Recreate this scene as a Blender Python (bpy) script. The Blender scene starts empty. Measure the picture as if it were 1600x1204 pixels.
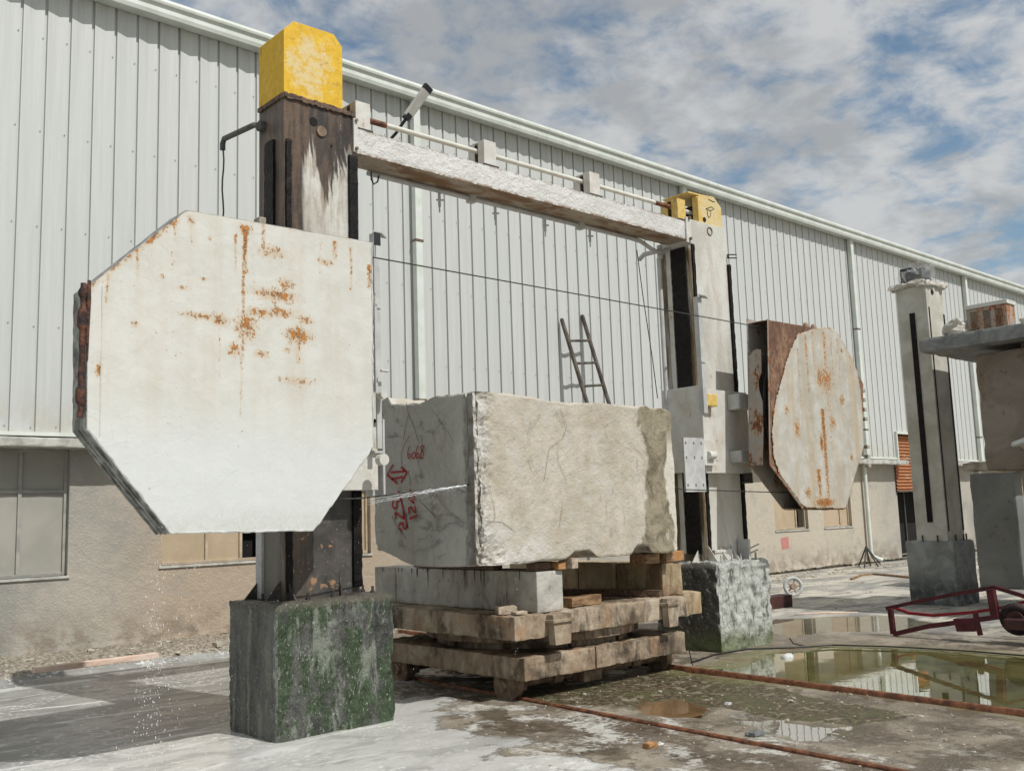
import bpy, bmesh, math, random
from mathutils import Vector, Matrix, noise as mn
random.seed(7)
scene = bpy.context.scene
C = scene.collection

# ------------------------------------------------------------------ camera
cam_data = bpy.data.cameras.new("camera")
cam = bpy.data.objects.new("camera", cam_data)
C.objects.link(cam)
scene.camera = cam
YAW, PITCH, ROLL = 0.7369309, 0.1310716, -0.0327221
cam_data.sensor_fit = 'HORIZONTAL'
cam_data.sensor_width = 36.0
cam_data.lens = 36.0 * 1526.0 / 1600.0
cam_data.clip_start = 0.05
cam_data.clip_end = 3000.0
fwd = Vector((math.sin(YAW)*math.cos(PITCH), math.cos(YAW)*math.cos(PITCH), math.sin(PITCH)))
rgt = Vector((math.cos(YAW), -math.sin(YAW), 0.0))
upv = rgt.cross(fwd)
r2 = math.cos(ROLL)*rgt + math.sin(ROLL)*upv
u2 = -math.sin(ROLL)*rgt + math.cos(ROLL)*upv
m3 = Matrix((r2, u2, -fwd)).transposed()
cam.matrix_world = Matrix.Translation((0, 0, 1.7)) @ m3.to_4x4()

# ------------------------------------------------------------------ light
scene.view_settings.view_transform = 'Standard'
scene.view_settings.look = 'None'
scene.view_settings.gamma = 1.0
scene.view_settings.exposure = 0.0
SUN = Vector((0.12, -0.76, 1.0)).normalized()      # towards the sun
sun_data = bpy.data.lights.new("sun", 'SUN')
sun_data.energy = 3.8
sun_data.angle = math.radians(0.55)
sun_data.color = (1.0, 0.985, 0.955)
sun = bpy.data.objects.new("sun", sun_data)
C.objects.link(sun)
sun.rotation_euler = SUN.to_track_quat('Z', 'Y').to_euler()
sun.location = (0, -20, 30)

world = bpy.data.worlds.new("World")
scene.world = world
world.use_nodes = True
wt = world.node_tree
wt.nodes.clear()
def wn(t): return wt.nodes.new(t)
wo = wn('ShaderNodeOutputWorld'); bg = wn('ShaderNodeBackground')
sky = wn('ShaderNodeTexSky'); sky.sky_type = 'NISHITA'; sky.sun_disc = False
sky.sun_elevation = math.asin(SUN.z)
sky.sun_rotation = math.atan2(SUN.x, SUN.y)
sky.air_density = 1.0; sky.dust_density = 1.2; sky.ozone_density = 1.3
tc = wn('ShaderNodeTexCoord'); sep = wn('ShaderNodeSeparateXYZ')
wt.links.new(tc.outputs['Generated'], sep.inputs[0])
def wmath(op, a, b=None):
    n = wn('ShaderNodeMath'); n.operation = op
    for i, v in enumerate((a, b)):
        if v is None: continue
        if hasattr(v, 'links'): wt.links.new(v, n.inputs[i])
        else: n.inputs[i].default_value = v
    return n.outputs[0]
zz = wmath('ADD', wmath('MAXIMUM', sep.outputs[2], 0.0), 0.22)
cmb = wn('ShaderNodeCombineXYZ')
wt.links.new(wmath('DIVIDE', sep.outputs[0], zz), cmb.inputs[0])
wt.links.new(wmath('DIVIDE', sep.outputs[1], zz), cmb.inputs[1])
def wnoise(sc, det, rough, dist, off):
    mp = wn('ShaderNodeMapping'); mp.inputs['Location'].default_value = off
    wt.links.new(cmb.outputs[0], mp.inputs[0])
    n = wn('ShaderNodeTexNoise'); n.inputs['Scale'].default_value = sc
    n.inputs['Detail'].default_value = det; n.inputs['Roughness'].default_value = rough
    n.inputs['Distortion'].default_value = dist
    wt.links.new(mp.outputs[0], n.inputs['Vector'])
    return n.outputs[0]
def wramp(v, a, b, c=0.0, d=1.0):
    n = wn('ShaderNodeMapRange'); n.interpolation_type = 'SMOOTHSTEP'
    n.inputs[1].default_value = a; n.inputs[2].default_value = b
    n.inputs[3].default_value = c; n.inputs[4].default_value = d
    wt.links.new(v, n.inputs[0]); return n.outputs[0]
cover = wramp(wmath('ADD', wmath('MULTIPLY', wnoise(2.4, 3, .5, .2, (3.1, 1.7, 0)), .40),
                    wmath('MULTIPLY', wnoise(9.5, 8, .60, .25, (0, 0, 0)), .60)), .335, .555)
shade = wmath('ADD', wmath('MULTIPLY', wnoise(2.2, 5, .6, .3, (8, 2, 1)), .6), wmath('MULTIPLY', wnoise(8, 6, .6, .3, (8, 2, 1)), .4))
ccol = wn('ShaderNodeMix'); ccol.data_type = 'RGBA'
wt.links.new(wramp(shade, .40, .58), ccol.inputs[0])
ccol.inputs[6].default_value = (2.75, 2.85, 2.92, 1); ccol.inputs[7].default_value = (4.2, 4.25, 4.25, 1)
skt = wn('ShaderNodeMix'); skt.data_type = 'RGBA'; skt.blend_type = 'MULTIPLY'; skt.inputs[0].default_value = 1
wt.links.new(sky.outputs[0], skt.inputs[6]); skt.inputs[7].default_value = (.76, .80, .74, 1)
mixs = wn('ShaderNodeMix'); mixs.data_type = 'RGBA'
wt.links.new(wmath('MULTIPLY', cover, .93), mixs.inputs[0])
wt.links.new(skt.outputs[2], mixs.inputs[6]); wt.links.new(ccol.outputs[2], mixs.inputs[7])
wt.links.new(mixs.outputs[2], bg.inputs[0]); bg.inputs[1].default_value = 0.145
wt.links.new(bg.outputs[0], wo.inputs[0])

# ------------------------------------------------------------------ material helpers
class M:
    def __init__(s, name):
        s.m = bpy.data.materials.new(name); s.m.use_nodes = True
        s.t = s.m.node_tree; s.t.nodes.clear()
        s.o = s.n('ShaderNodeOutputMaterial'); s.b = s.n('ShaderNodeBsdfPrincipled')
        s.t.links.new(s.b.outputs[0], s.o.inputs[0])
        s.P = s.n('ShaderNodeNewGeometry').outputs['Position']
    def n(s, t): return s.t.nodes.new(t)
    def L(s, v, inp):
        if hasattr(v, 'links'): s.t.links.new(v, inp)
        elif isinstance(v, tuple) and len(v) == 3 and inp.type == 'RGBA': inp.default_value = (*v, 1)
        else: inp.default_value = v
    def noise(s, scale, det=5, rough=.55, dist=0, sc=(1, 1, 1), off=(0, 0, 0)):
        mp = s.n('ShaderNodeMapping'); mp.inputs['Scale'].default_value = sc; mp.inputs['Location'].default_value = off
        s.t.links.new(s.P, mp.inputs[0])
        n = s.n('ShaderNodeTexNoise'); n.inputs['Scale'].default_value = scale; n.inputs['Detail'].default_value = det
        n.inputs['Roughness'].default_value = rough; n.inputs['Distortion'].default_value = dist
        s.t.links.new(mp.outputs[0], n.inputs['Vector']); return n.outputs[0]
    def vor(s, scale, sc=(1, 1, 1), feat='F1'):
        mp = s.n('ShaderNodeMapping'); mp.inputs['Scale'].default_value = sc
        s.t.links.new(s.P, mp.inputs[0])
        n = s.n('ShaderNodeTexVoronoi'); n.feature = feat; n.inputs['Scale'].default_value = scale
        s.t.links.new(mp.outputs[0], n.inputs['Vector']); return n.outputs[0]
    def xyz(s):
        n = s.n('ShaderNodeSeparateXYZ'); s.t.links.new(s.P, n.inputs[0]); return n.outputs
    def nrm(s):
        g = s.n('ShaderNodeNewGeometry'); n = s.n('ShaderNodeSeparateXYZ'); s.t.links.new(g.outputs['True Normal'], n.inputs[0]); return n.outputs
    def attr(s, name):
        n = s.n('ShaderNodeAttribute'); n.attribute_name = name; return n.outputs['Fac']
    def r(s, v, a, b, c=0., d=1.):
        n = s.n('ShaderNodeMapRange'); n.interpolation_type = 'SMOOTHSTEP'
        for i, q in enumerate((v, a, b, c, d)): s.L(q, n.inputs[i])
        return n.outputs[0]
    def op(s, o, a, b=0.):
        n = s.n('ShaderNodeMath'); n.operation = o; s.L(a, n.inputs[0]); s.L(b, n.inputs[1]); return n.outputs[0]
    def mix(s, f, a, b):
        n = s.n('ShaderNodeMix'); n.data_type = 'RGBA'
        s.L(f, n.inputs[0]); s.L(a, n.inputs[6]); s.L(b, n.inputs[7]); return n.outputs[2]
    def bump(s, hgt, dist, strength=1.0):
        n = s.n('ShaderNodeBump'); n.inputs['Distance'].default_value = dist; n.inputs['Strength'].default_value = strength
        s.t.links.new(hgt, n.inputs['Height']); s.t.links.new(n.outputs[0], s.b.inputs['Normal'])
    def fin(s, col, rough=.7, metal=0., spec=.4):
        s.L(col, s.b.inputs['Base Color']); s.L(rough, s.b.inputs['Roughness']); s.L(metal, s.b.inputs['Metallic'])
        s.b.inputs['Specular IOR Level'].default_value = spec
        return s.m

def simple(name, c1, c2, scale=8, rough=.7, bump=.002, metal=0., sc=(1, 1, 1), lo=.35, hi=.65, spec=.4):
    m = M(name); f = m.noise(scale, 6, .6, .3, sc)
    col = m.mix(m.r(f, lo, hi), c1, c2)
    if bump: m.bump(m.op('ADD', m.noise(scale*5, 5), m.op('MULTIPLY', f, 2.)), bump)
    return m.fin(col, rough, metal, spec)

def rusty(name, base1, base2, amount=.5, rscale=6, bump=.002, rough=.55, dark=(.10, .045, .02), org=(.33, .12, .035), sc=(1, 1, .45)):
    """painted steel: blotches and runs of rust breaking through the paint"""
    m = M(name)
    base = m.mix(m.r(m.noise(5, 6, .6, .5), .35, .68), base1, base2)
    f = m.noise(rscale, 8, .68, .4, sc); f2 = m.noise(rscale*5, 6, .6, 0, (1, 1, .6))
    k = m.op('ADD', m.op('MULTIPLY', f, .72), m.op('MULTIPLY', f2, .28))
    mask = m.r(k, .73-amount*.34, .80-amount*.34)
    halo = m.r(k, .62-amount*.34, .80-amount*.34, 0, .55)
    rc = m.mix(m.r(m.noise(38, 5), .38, .62), dark, org)
    col = m.mix(halo, base, (.46, .30, .17)); col = m.mix(mask, col, rc)
    m.bump(m.op('ADD', m.noise(30, 6, .65), m.op('MULTIPLY', mask, .8)), bump)
    return m.fin(col, m.op('ADD', rough, m.op('MULTIPLY', mask, .3)))

MAT = {}
# cladding: pale grey green coated sheet with faint dirt runs
m = M('cladding_sheet')
d = m.noise(3, 5, .6, .2, (6, 1, .25)); d2 = m.noise(50, 4, .5)
col = m.mix(m.r(d, .30, .75), (.49, .50, .475), (.58, .585, .56))
col = m.mix(m.r(m.noise(.35, 3, .5, 0, (1, 1, .5)), .3, .7, 0, .5), col, (.52, .53, .49))
zc = m.xyz()
col = m.mix(m.r(m.noise(1.0, 2, .5, 0, (1.05, 1, .01), (2, 0, 0)), .40, .60, 0, .45), col, (.50, .515, .495))
col = m.mix(m.op('MULTIPLY', m.r(zc[2], 7.4, 9.2), m.r(m.noise(4, 6, .6, .1, (5, 1, .12), (3, 0, 1)), .52, .66, 0, .35)), col, (.36, .36, .33))
col = m.mix(m.op('MULTIPLY', m.r(zc[2], 3.7, 3.0), m.r(m.noise(5, 5), .35, .6, 0, .6)), col, (.46, .43, .36))
m.bump(m.op('ADD', m.op('MULTIPLY', m.noise(2.2, 2, .5, 0, (3, 1, .4)), 3.), d2), .0012)
MAT['clad'] = m.fin(col, .42, 0, .5)
MAT['trim'] = simple('trim_sheet', (.56, .60, .53), (.66, .68, .63), 3, .45, .0006)
MAT['roof'] = simple('roof_sheet', (.55, .57, .54), (.65, .66, .63), 3, .5, 0)
# stucco
m = M('rough_stucco')
big = m.noise(.55, 6, .6, .6); med = m.noise(2.6, 6, .62, .4); fine = m.noise(34, 8, .7)
col = m.mix(m.r(big, .36, .62), (.30, .292, .262), (.42, .385, .325))
zc = m.xyz()
col = m.mix(m.op('MULTIPLY', m.r(zc[0], 4.6, 6.2), m.r(zc[0], 12, 9)), col, (.42, .342, .258))
col = m.mix(m.op('MULTIPLY', m.r(zc[0], 17, 20), m.r(zc[0], 27.4, 25.6)), col, (.48, .43, .345))
col = m.mix(m.r(med, .5, .72, 0, .55), col, (.30, .285, .26))
col = m.mix(m.op('MULTIPLY', m.r(zc[2], .75, .05), m.r(m.noise(3.2, 6, .6, .4), .38, .62, 0, .8)), col, (.20, .155, .115))
col = m.mix(m.r(fine, .56, .70, 0, .5), col, (.56, .52, .45))
m.bump(m.op('ADD', fine, m.op('MULTIPLY', m.noise(9, 5), 1.0)), .014)
MAT['stucco'] = m.fin(col, .92, 0, .15)
MAT['ledge'] = simple('ledge_concrete', (.33, .32, .28), (.52, .51, .46), 5, .9, .006)
MAT['board'] = simple('window_board', (.30, .29, .25), (.355, .335, .29), 1.6, .8, .002)
MAT['board_tan'] = simple('tan_window_board', (.40, .31, .20), (.46, .36, .25), 1.6, .8, .002)
MAT['frame'] = simple('window_frame_paint', (.27, .265, .235), (.36, .35, .31), 6, .75, .002)
MAT['frame_tan'] = simple('tan_window_frame_paint', (.38, .30, .20), (.50, .41, .30), 6, .75, .002)
MAT['black'] = simple('dark_interior', (.006, .006, .006), (.012, .011, .01), 6, .9, 0)
MAT['shutter'] = rusty('rusty_shutter', (.40, .36, .30), (.46, .42, .36), 1.05, 2.2, .002, .7, (.25, .10, .045), (.50, .22, .10), (1, 1, 1))
# concrete bases
def block_mat(name, dark, light, moss, moss_amt, front_white, wet=.45):
    m = M(name)
    st = m.noise(3.4, 7, .68, .5, (2.4, 2.4, .42)); pit = m.noise(26, 8, .72, .2, (1, 1, .6)); big = m.op('ADD', m.op('MULTIPLY', m.noise(2.6, 6, .66, .8, (1, 1, .45)), .6), m.op('MULTIPLY', m.noise(11, 7, .7, .5, (1, 1, .5)), .4))
    col = m.mix(m.r(st, .38, .62), dark, light)
    N = m.nrm(); front = m.r(N[1], -.3, -.75); left = m.r(N[0], -.3, -.75)
    col = m.mix(m.op('MULTIPLY', front, m.r(big, .62-moss_amt*.20, .66-moss_amt*.20, 0, .92)), col, m.mix(m.r(pit, .4, .62), moss, (.05, .085, .034)))
    z = m.xyz()
    if front_white:
        drip = m.noise(7, 8, .7, .4, (1.6, 1.6, .5))
        col = m.mix(m.op('MULTIPLY', front, m.r(drip, .36, .52, .1, .95)), col, (.50, .51, .46))
        col = m.mix(m.op('MULTIPLY', m.r(z[2], .34, .06), m.r(big, .30, .55, 0, .9)), col, (.13, .16, .06))
        col = m.mix(m.r(z[2], .95, 1.04, 0, .8), col, (.50, .51, .47))
    else:
        runs = m.noise(5, 5, .5, .2, (2.2, 2.2, .18))
        col = m.mix(m.op('MULTIPLY', left, m.r(runs, .54, .62, 0, .7)), col, (.27, .285, .215))
        col = m.mix(m.op('MULTIPLY', left, m.r(m.noise(3, 6, .6, .4, (1, 1, .4), (1, 1, 1)), .35, .6, .1, .6)), col, (.20, .205, .185))
        col = m.mix(m.op('MULTIPLY', front, m.r(m.noise(7, 8, .72, .5, (1, 1, .35), (4, 0, 0)), .50, .62, 0, .75)), col, (.25, .27, .22))
        col = m.mix(m.op('MULTIPLY', front, m.r(m.op('ADD', z[0], m.op('MULTIPLY', st, .5)), 5.22, 5.42, 0, .7)), col, m.mix(m.r(pit, .42, .58), (.06, .065, .055), (.34, .35, .31)))
        col = m.mix(m.op('MULTIPLY', m.r(z[2], .98, 1.05), .8), col, (.11, .095, .07))
    spark = m.r(m.noise(60, 4, .7, 0, (1, 1, .5)), .60, .66, 0, .8)
    col = m.mix(m.op('MULTIPLY', spark, m.r(big, .3, .5)), col, (.42, .43, .38))
    m.bump(m.op('ADD', pit, m.op('MULTIPLY', m.noise(9, 6, .6), 1.5)), .03)
    return m.fin(col, m.r(pit, .35, .65, wet-.2, wet+.2), 0, .5)
MAT['moss_block'] = block_mat('mossy_wet_concrete', (.035, .036, .032), (.105, .105, .092), (.022, .042, .013), .92, False)
MAT['lime_block'] = block_mat('limed_rough_concrete', (.04, .04, .03), (.10, .10, .085), (.10, .11, .06), .2, True)
m = M('grey_cast_concrete')
g = m.noise(2.5, 7, .65, .6); z = m.xyz()
col = m.mix(m.r(g, .35, .65), (.20, .21, .20), (.34, .35, .325))
col = m.mix(m.op('MULTIPLY', m.r(z[2], .7, .2), m.r(m.noise(5, 6, .6, .3), .3, .6)), col, (.075, .08, .08))
m.bump(m.noise(30, 7, .7), .008)
MAT['grey_block'] = m.fin(col, .75)
# marble block
m = M('rough_marble')
P_ = m.xyz(); N = m.nrm(); front = m.r(N[1], -.35, -.7); side = m.r(N[0], -.35, -.7)
f1 = m.noise(1.7, 7, .6, 1.1, (1, 1, .7)); f2 = m.noise(5.5, 8, .66, .8); f3 = m.noise(40, 8, .7)
wv = m.noise(2.2, 6, .6, 2.0, (1.5, 1.5, .35), (3, 1, 2))
fc = m.mix(m.r(f1, .34, .66), (.42, .37, .285), (.54, .49, .41))
fc = m.mix(m.r(f2, .48, .66, 0, .7), fc, (.50, .48, .43))
fc = m.mix(m.r(m.noise(13, 8, .7, .3), .56, .70, 0, .45), fc, (.34, .28, .20))
fc = m.mix(m.r(wv, .60, .66, 0, .5), fc, (.42, .33, .22))
dk = m.op('ADD', P_[0], m.op('MULTIPLY', m.noise(2.4, 6, .6, .4), .55))
fc = m.mix(m.r(dk, 8.06, 8.11, 0, .93), fc, m.mix(m.r(f2, .36, .6), (.13, .11, .07), (.29, .25, .17)))
fc = m.mix(m.op('MULTIPLY', m.r(dk, 8.44, 8.5), m.r(P_[2], 2.6, 2.3)), fc, (.60, .56, .48))
edge = m.r(m.op('ADD', P_[0], m.op('MULTIPLY', m.noise(4, 7, .7), .35)), 5.93, 5.80)
low = m.r(m.op('ADD', P_[2], m.op('MULTIPLY', m.op('SUBTRACT', P_[0], 5.55), .45)), 1.95, 1.55)
fc = m.mix(m.op('MULTIPLY', m.op('MAXIMUM', edge, m.op('MULTIPLY', low, .8)), m.r(f2, .35, .6, .25, 1)), fc, (.60, .58, .53))
sc_ = m.mix(m.r(f1, .3, .7), (.47, .455, .40), (.58, .56, .50))  # left face colour raised, since only ambient light reaches it
sc_ = m.mix(m.r(m.noise(2.0, 7, .65, 1.6, (1, .8, 1.3), (5, 2, 0)), .55, .66, 0, .65), sc_, (.21, .20, .17))
sc_ = m.mix(m.r(wv, .56, .62, 0, .5), sc_, (.40, .36, .28))
nearc = m.r(m.op('ADD', P_[1], m.op('MULTIPLY', m.noise(3.5, 7, .65), .25)), 6.93, 6.88)
sc_ = m.mix(nearc, sc_, m.mix(m.r(f2, .38, .62), (.20, .18, .15), (.36, .34, .31)))
fc = m.mix(m.r(m.noise(24, 4, .6, .3, (1, 1, .5)), .68, .72, 0, .7), fc, (.22, .18, .13))
fc = m.mix(m.r(m.noise(3.0, 7, .7, 1.5, (1, 1, .6), (7, 0, 2)), .60, .66, 0, .45), fc, (.27, .23, .17))
tp = m.mix(m.r(f2, .3, .7), (.42, .38, .30), (.60, .57, .50))
col = m.mix(side, m.mix(front, tp, fc), sc_)
m.bump(m.op('ADD', m.op('MULTIPLY', f3, .8), m.op('MULTIPLY', m.noise(11, 7, .65), m.op('ADD', 1.0, m.op('MULTIPLY', edge, 3.)))), .012)
MAT['marble'] = m.fin(col, .78, 0, .3)
def stone(name, c1, c2, stain, amt, sc=3.0, rough=.7, seed=0, green=False):
    m = M(name)
    f = m.noise(sc, 7, .62, .8, (1, 1, 1), (seed, 0, 0)); run = m.op('ADD', m.op('MULTIPLY', m.noise(1.7, 6, .66, .5, (1, 1, .8), (seed*2, 1, 0)), .7), m.op('MULTIPLY', m.noise(9, 6, .6, .4, (1.6, 1.6, .4), (seed*2, 1, 0)), .3)); fine = m.noise(35, 7, .7)
    col = m.mix(m.r(f, .35, .65), c1, c2)
    col = m.mix(m.r(run, .545-amt*.14, .71-amt*.14, 0, .9), col, stain)
    col = m.mix(m.r(m.noise(2.2, 5, .6, .4, (1, 1, 1), (seed, 9, 4)), .55, .68, 0, amt*.8), col, (.33, .19, .10))
    col = m.mix(m.r(m.noise(9, 6, .6, 0, (1, 1, 1), (seed, 3, 0)), .60, .68, 0, .6), col, tuple(v*.55 for v in c1))
    col = m.mix(m.r(m.vor(26), .10, .02, 0, .0), col, (.05, .04, .03))
    m.bump(m.op('ADD', fine, m.noise(8, 6, .6)), .008)
    return m.fin(col, rough)
MAT['slab_low'] = stone('mud_splashed_slab', (.24, .17, .11), (.42, .335, .24), (.035, .024, .015), .68, 3.2, .7, 1)
MAT['slab_up'] = stone('rust_stained_slab', (.28, .205, .135), (.45, .375, .28), (.045, .03, .017), .66, 2.6, .7, 4)
MAT['spacer_w'] = stone('pale_sawn_stone', (.36, .345, .30), (.50, .485, .43), (.17, .135, .095), .35, 3, .7, 7)
MAT['spacer_b'] = stone('brown_sawn_stone', (.34, .25, .14), (.44, .35, .235), (.12, .075, .035), .6, 3, .7, 9)
MAT['dark_stone'] = stone('weathered_brown_stone', (.19, .16, .125), (.28, .245, .20), (.12, .09, .06), .3, 1.3, .85, 12)
MAT['grey_stone'] = stone('sawn_grey_stone', (.15, .155, .15), (.205, .21, .20), (.14, .125, .095), .05, 1.0, .8, 15)
MAT['top_slab'] = stone('veined_grey_slab', (.17, .18, .175), (.30, .305, .295), (.20, .19, .165), .2, 3.5, .7, 18)
MAT['wood'] = simple('wet_wood', (.13, .07, .035), (.30, .19, .10), 9, .7, .004, 0, (.6, 3, 3))
MAT['wood_org'] = simple('orange_wood', (.30, .14, .05), (.42, .22, .09), 9, .7, .003, 0, (.6, 3, 3))
MAT['wood_dark'] = simple('dark_muddy_wood', (.05, .03, .02), (.15, .09, .055), 9, .6, .004, 0, (1, 3, 3))
MAT['wood_pale'] = simple('pale_weathered_wood', (.32, .25, .18), (.50, .42, .32), 9, .75, .004, 0, (1, 3, 3))
MAT['plank_pink'] = simple('pinkish_plank', (.60, .42, .32), (.70, .55, .45), 4, .75, .003)
MAT['ladder'] = simple('weathered_ladder_wood', (.05, .04, .03), (.13, .11, .085), 7, .8, .002)
# steel
MAT['grease'] = simple('black_grease', (.004, .004, .004), (.014, .011, .009), 14, .5, .006, 0, (1, 1, 1), .35, .65, .18)
MAT['white_paint'] = rusty('white_painted_steel', (.53, .515, .46), (.63, .62, .575), .36, 5, .0035, .5)
MAT['grey_paint'] = rusty('grey_painted_steel', (.40, .40, .385), (.52, .52, .50), .22, 5, .003, .5)
MAT['pipe_white'] = simple('pipe_paint', (.55, .54, .47), (.66, .65, .57), 6, .5, .001)
MAT['dark_steel'] = rusty('dark_steel', (.035, .032, .029), (.07, .065, .058), .2, 8, .002, .5)
MAT['brown_steel'] = simple('muddy_brown_steel', (.10, .065, .04), (.24, .17, .115), 9, .7, .005)
MAT['rail'] = simple('rusty_rail', (.075, .028, .014), (.22, .085, .038), 12, .6, .003)
MAT['wire'] = simple('steel_wire', (.05, .05, .045), (.09, .09, .08), 20, .45, 0, .6)
MAT['lamp_body'] = simple('lamp_grey', (.40, .39, .35), (.46, .45, .41), 8, .5, 0)
MAT['lamp_dark'] = simple('lamp_black', (.012, .014, .016), (.02, .022, .024), 8, .5, 0)
MAT['red'] = simple('dark_red_paint', (.055, .008, .012), (.10, .014, .020), 7, .5, .002)
MAT['red_bright'] = simple('bright_red_paint', (.22, .014, .022), (.30, .025, .035), 7, .45, .002)
MAT['rubber'] = simple('dirty_rubber', (.02, .015, .015), (.05, .03, .03), 12, .8, .006)
MAT['maroon'] = simple('maroon_steel', (.035, .014, .012), (.075, .026, .020), 7, .6, .002)
MAT['wheel_white'] = simple('limed_wheel', (.40, .41, .39), (.56, .56, .53), 14, .7, .002)
MAT['wheel_rust'] = simple('wheel_hub_rust', (.30, .20, .14), (.42, .32, .24), 14, .7, .002)
MAT['cable'] = simple('black_cable', (.01, .01, .009), (.02, .02, .018), 20, .6, 0)
MAT['hose'] = simple('dark_hose', (.06, .06, .055), (.11, .11, .10), 20, .6, .001)
# posts : wet oil runs from the top
def post_mat(name, x0, x1, ztop, heavy):
    m = M(name); P_ = m.xyz(); N = m.nrm()
    front = m.r(N[1], -.3, -.7)
    base = m.mix(m.r(m.noise(3, 6, .6, .4, (1, 1, .35)), .35, .65), (.47, .45, .39), (.61, .595, .54))
    base = m.mix(m.r(m.noise(16, 8, .72, .3, (1, 1, .5)), .60, .70, 0, .5), base, (.30, .25, .19))
    run = m.noise(5, 7, .62, .5, (1, 1, .16)); runf = m.op('ADD', m.op('MULTIPLY', m.noise(22, 6, .62, .2, (1, 1, .09)), .55), m.op('MULTIPLY', m.noise(6, 6, .65, .5, (1, 1, .4)), .45)); rl = m.noise(2.0, 4, .5, .4, (1, 1, .25), (2, 0, 5))
    oil = m.mix(m.r(runf, .40, .62), (.016, .011, .009), (.050, .029, .020))
    oil = m.mix(m.r(P_[2], 2.6, 1.9, 0, .8), oil, m.mix(m.r(m.noise(3, 6, .6, .6), .4, .6), (.030, .028, .026), (.075, .070, .064)))
    if heavy:
        u = m.r(m.op('ADD', P_[0], m.op('MULTIPLY', rl, .14)), x0+.235, x0+.275)       # stays dark along the left part
        vert = m.op('ADD', m.op('SUBTRACT', P_[2], ztop), m.op('MULTIPLY', m.op('SUBTRACT', run, .5), 3.0))
        top = m.r(vert, -.66, -.50)
        rightd = m.r(m.op('ADD', P_[0], m.op('MULTIPLY', rl, .08)), x1-.055, x1-.02)
        k = m.op('MAXIMUM', m.op('MAXIMUM', m.op('SUBTRACT', 1., u), top), m.op('MULTIPLY', rightd, .7))
        low = m.r(m.op('ADD', P_[2], m.op('MULTIPLY', rl, .3)), 2.3, 2.0)
        k = m.op('MAXIMUM', k, low)
        k = m.op('MAXIMUM', k, m.op('SUBTRACT', 1., front))
        col = m.mix(m.op('MULTIPLY', k, .96), base, oil)
        halo = m.op('MULTIPLY', m.r(runf, .46, .60, 0, .75), m.op('MULTIPLY', m.r(vert, -1.5, -.55), m.op('SUBTRACT', 1.0, m.op('MULTIPLY', k, .75))))
        col = m.mix(halo, col, (.25, .175, .12))
        nearu = m.op('MULTIPLY', m.r(m.op('ADD', P_[0], m.op('MULTIPLY', rl, .14)), x0+.36, x0+.26), .6)
        col = m.mix(m.op('MULTIPLY', nearu, m.r(runf, .38, .6)), col, (.16, .10, .06))
        side_low = m.op('MULTIPLY', m.op('SUBTRACT', 1., front), low)
        col = m.mix(m.op('MULTIPLY', side_low, m.r(run, .4, .5, .2, .9)), col, (.16, .155, .13))
        col = m.mix(m.op('MULTIPLY', m.op('MULTIPLY', front, low), m.r(m.noise(8, 6, .6, .5), .60, .66, 0, .9)), col, (.36, .21, .11))
        rough = m.r(k, 0, 1, .55, .38)
    else:
        eL = m.r(m.op('ADD', P_[0], m.op('MULTIPLY', m.noise(5, 6, .6, .2, (1, 1, .4)), .12)), x0+.14, x0+.09)
        eR = m.r(m.op('SUBTRACT', P_[0], m.op('MULTIPLY', m.noise(5, 6, .6, .2, (1, 1, .4)), .10)), x1-.09, x1-.04)
        k = m.op('MULTIPLY', m.op('MAXIMUM', m.op('MULTIPLY', front, m.op('MAXIMUM', eL, eR)), m.op('MULTIPLY', m.op('SUBTRACT', 1., front), m.r(run, .38, .5, .2, .95))), m.r(P_[2], ztop-.30, ztop-.45))
        oil2 = m.mix(m.r(runf, .35, .65), (.05, .035, .015), (.17, .12, .06))
        col = m.mix(k, base, oil2)
        col = m.mix(m.r(m.noise(4, 6, .65, .5, (1, 1, .3)), .58, .68, 0, .35), col, (.44, .33, .26))
        rough = .55
    m.bump(m.op('ADD', m.noise(24, 6, .6), m.op('MULTIPLY', m.noise(6, 4), 1.5)), .0035)
    return m.fin(col, rough)
MAT['post_l'] = post_mat('oil_streaked_post', 4.07, 4.79, 5.42, True)
MAT['post_far'] = simple('cream_pillar_paint', (.40,.38,.31), (.56,.54,.47), 2.2, .6, .002)
MAT['post_r'] = post_mat('white_post_oily_edges', 9.75, 10.57, 5.35, False)
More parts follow.
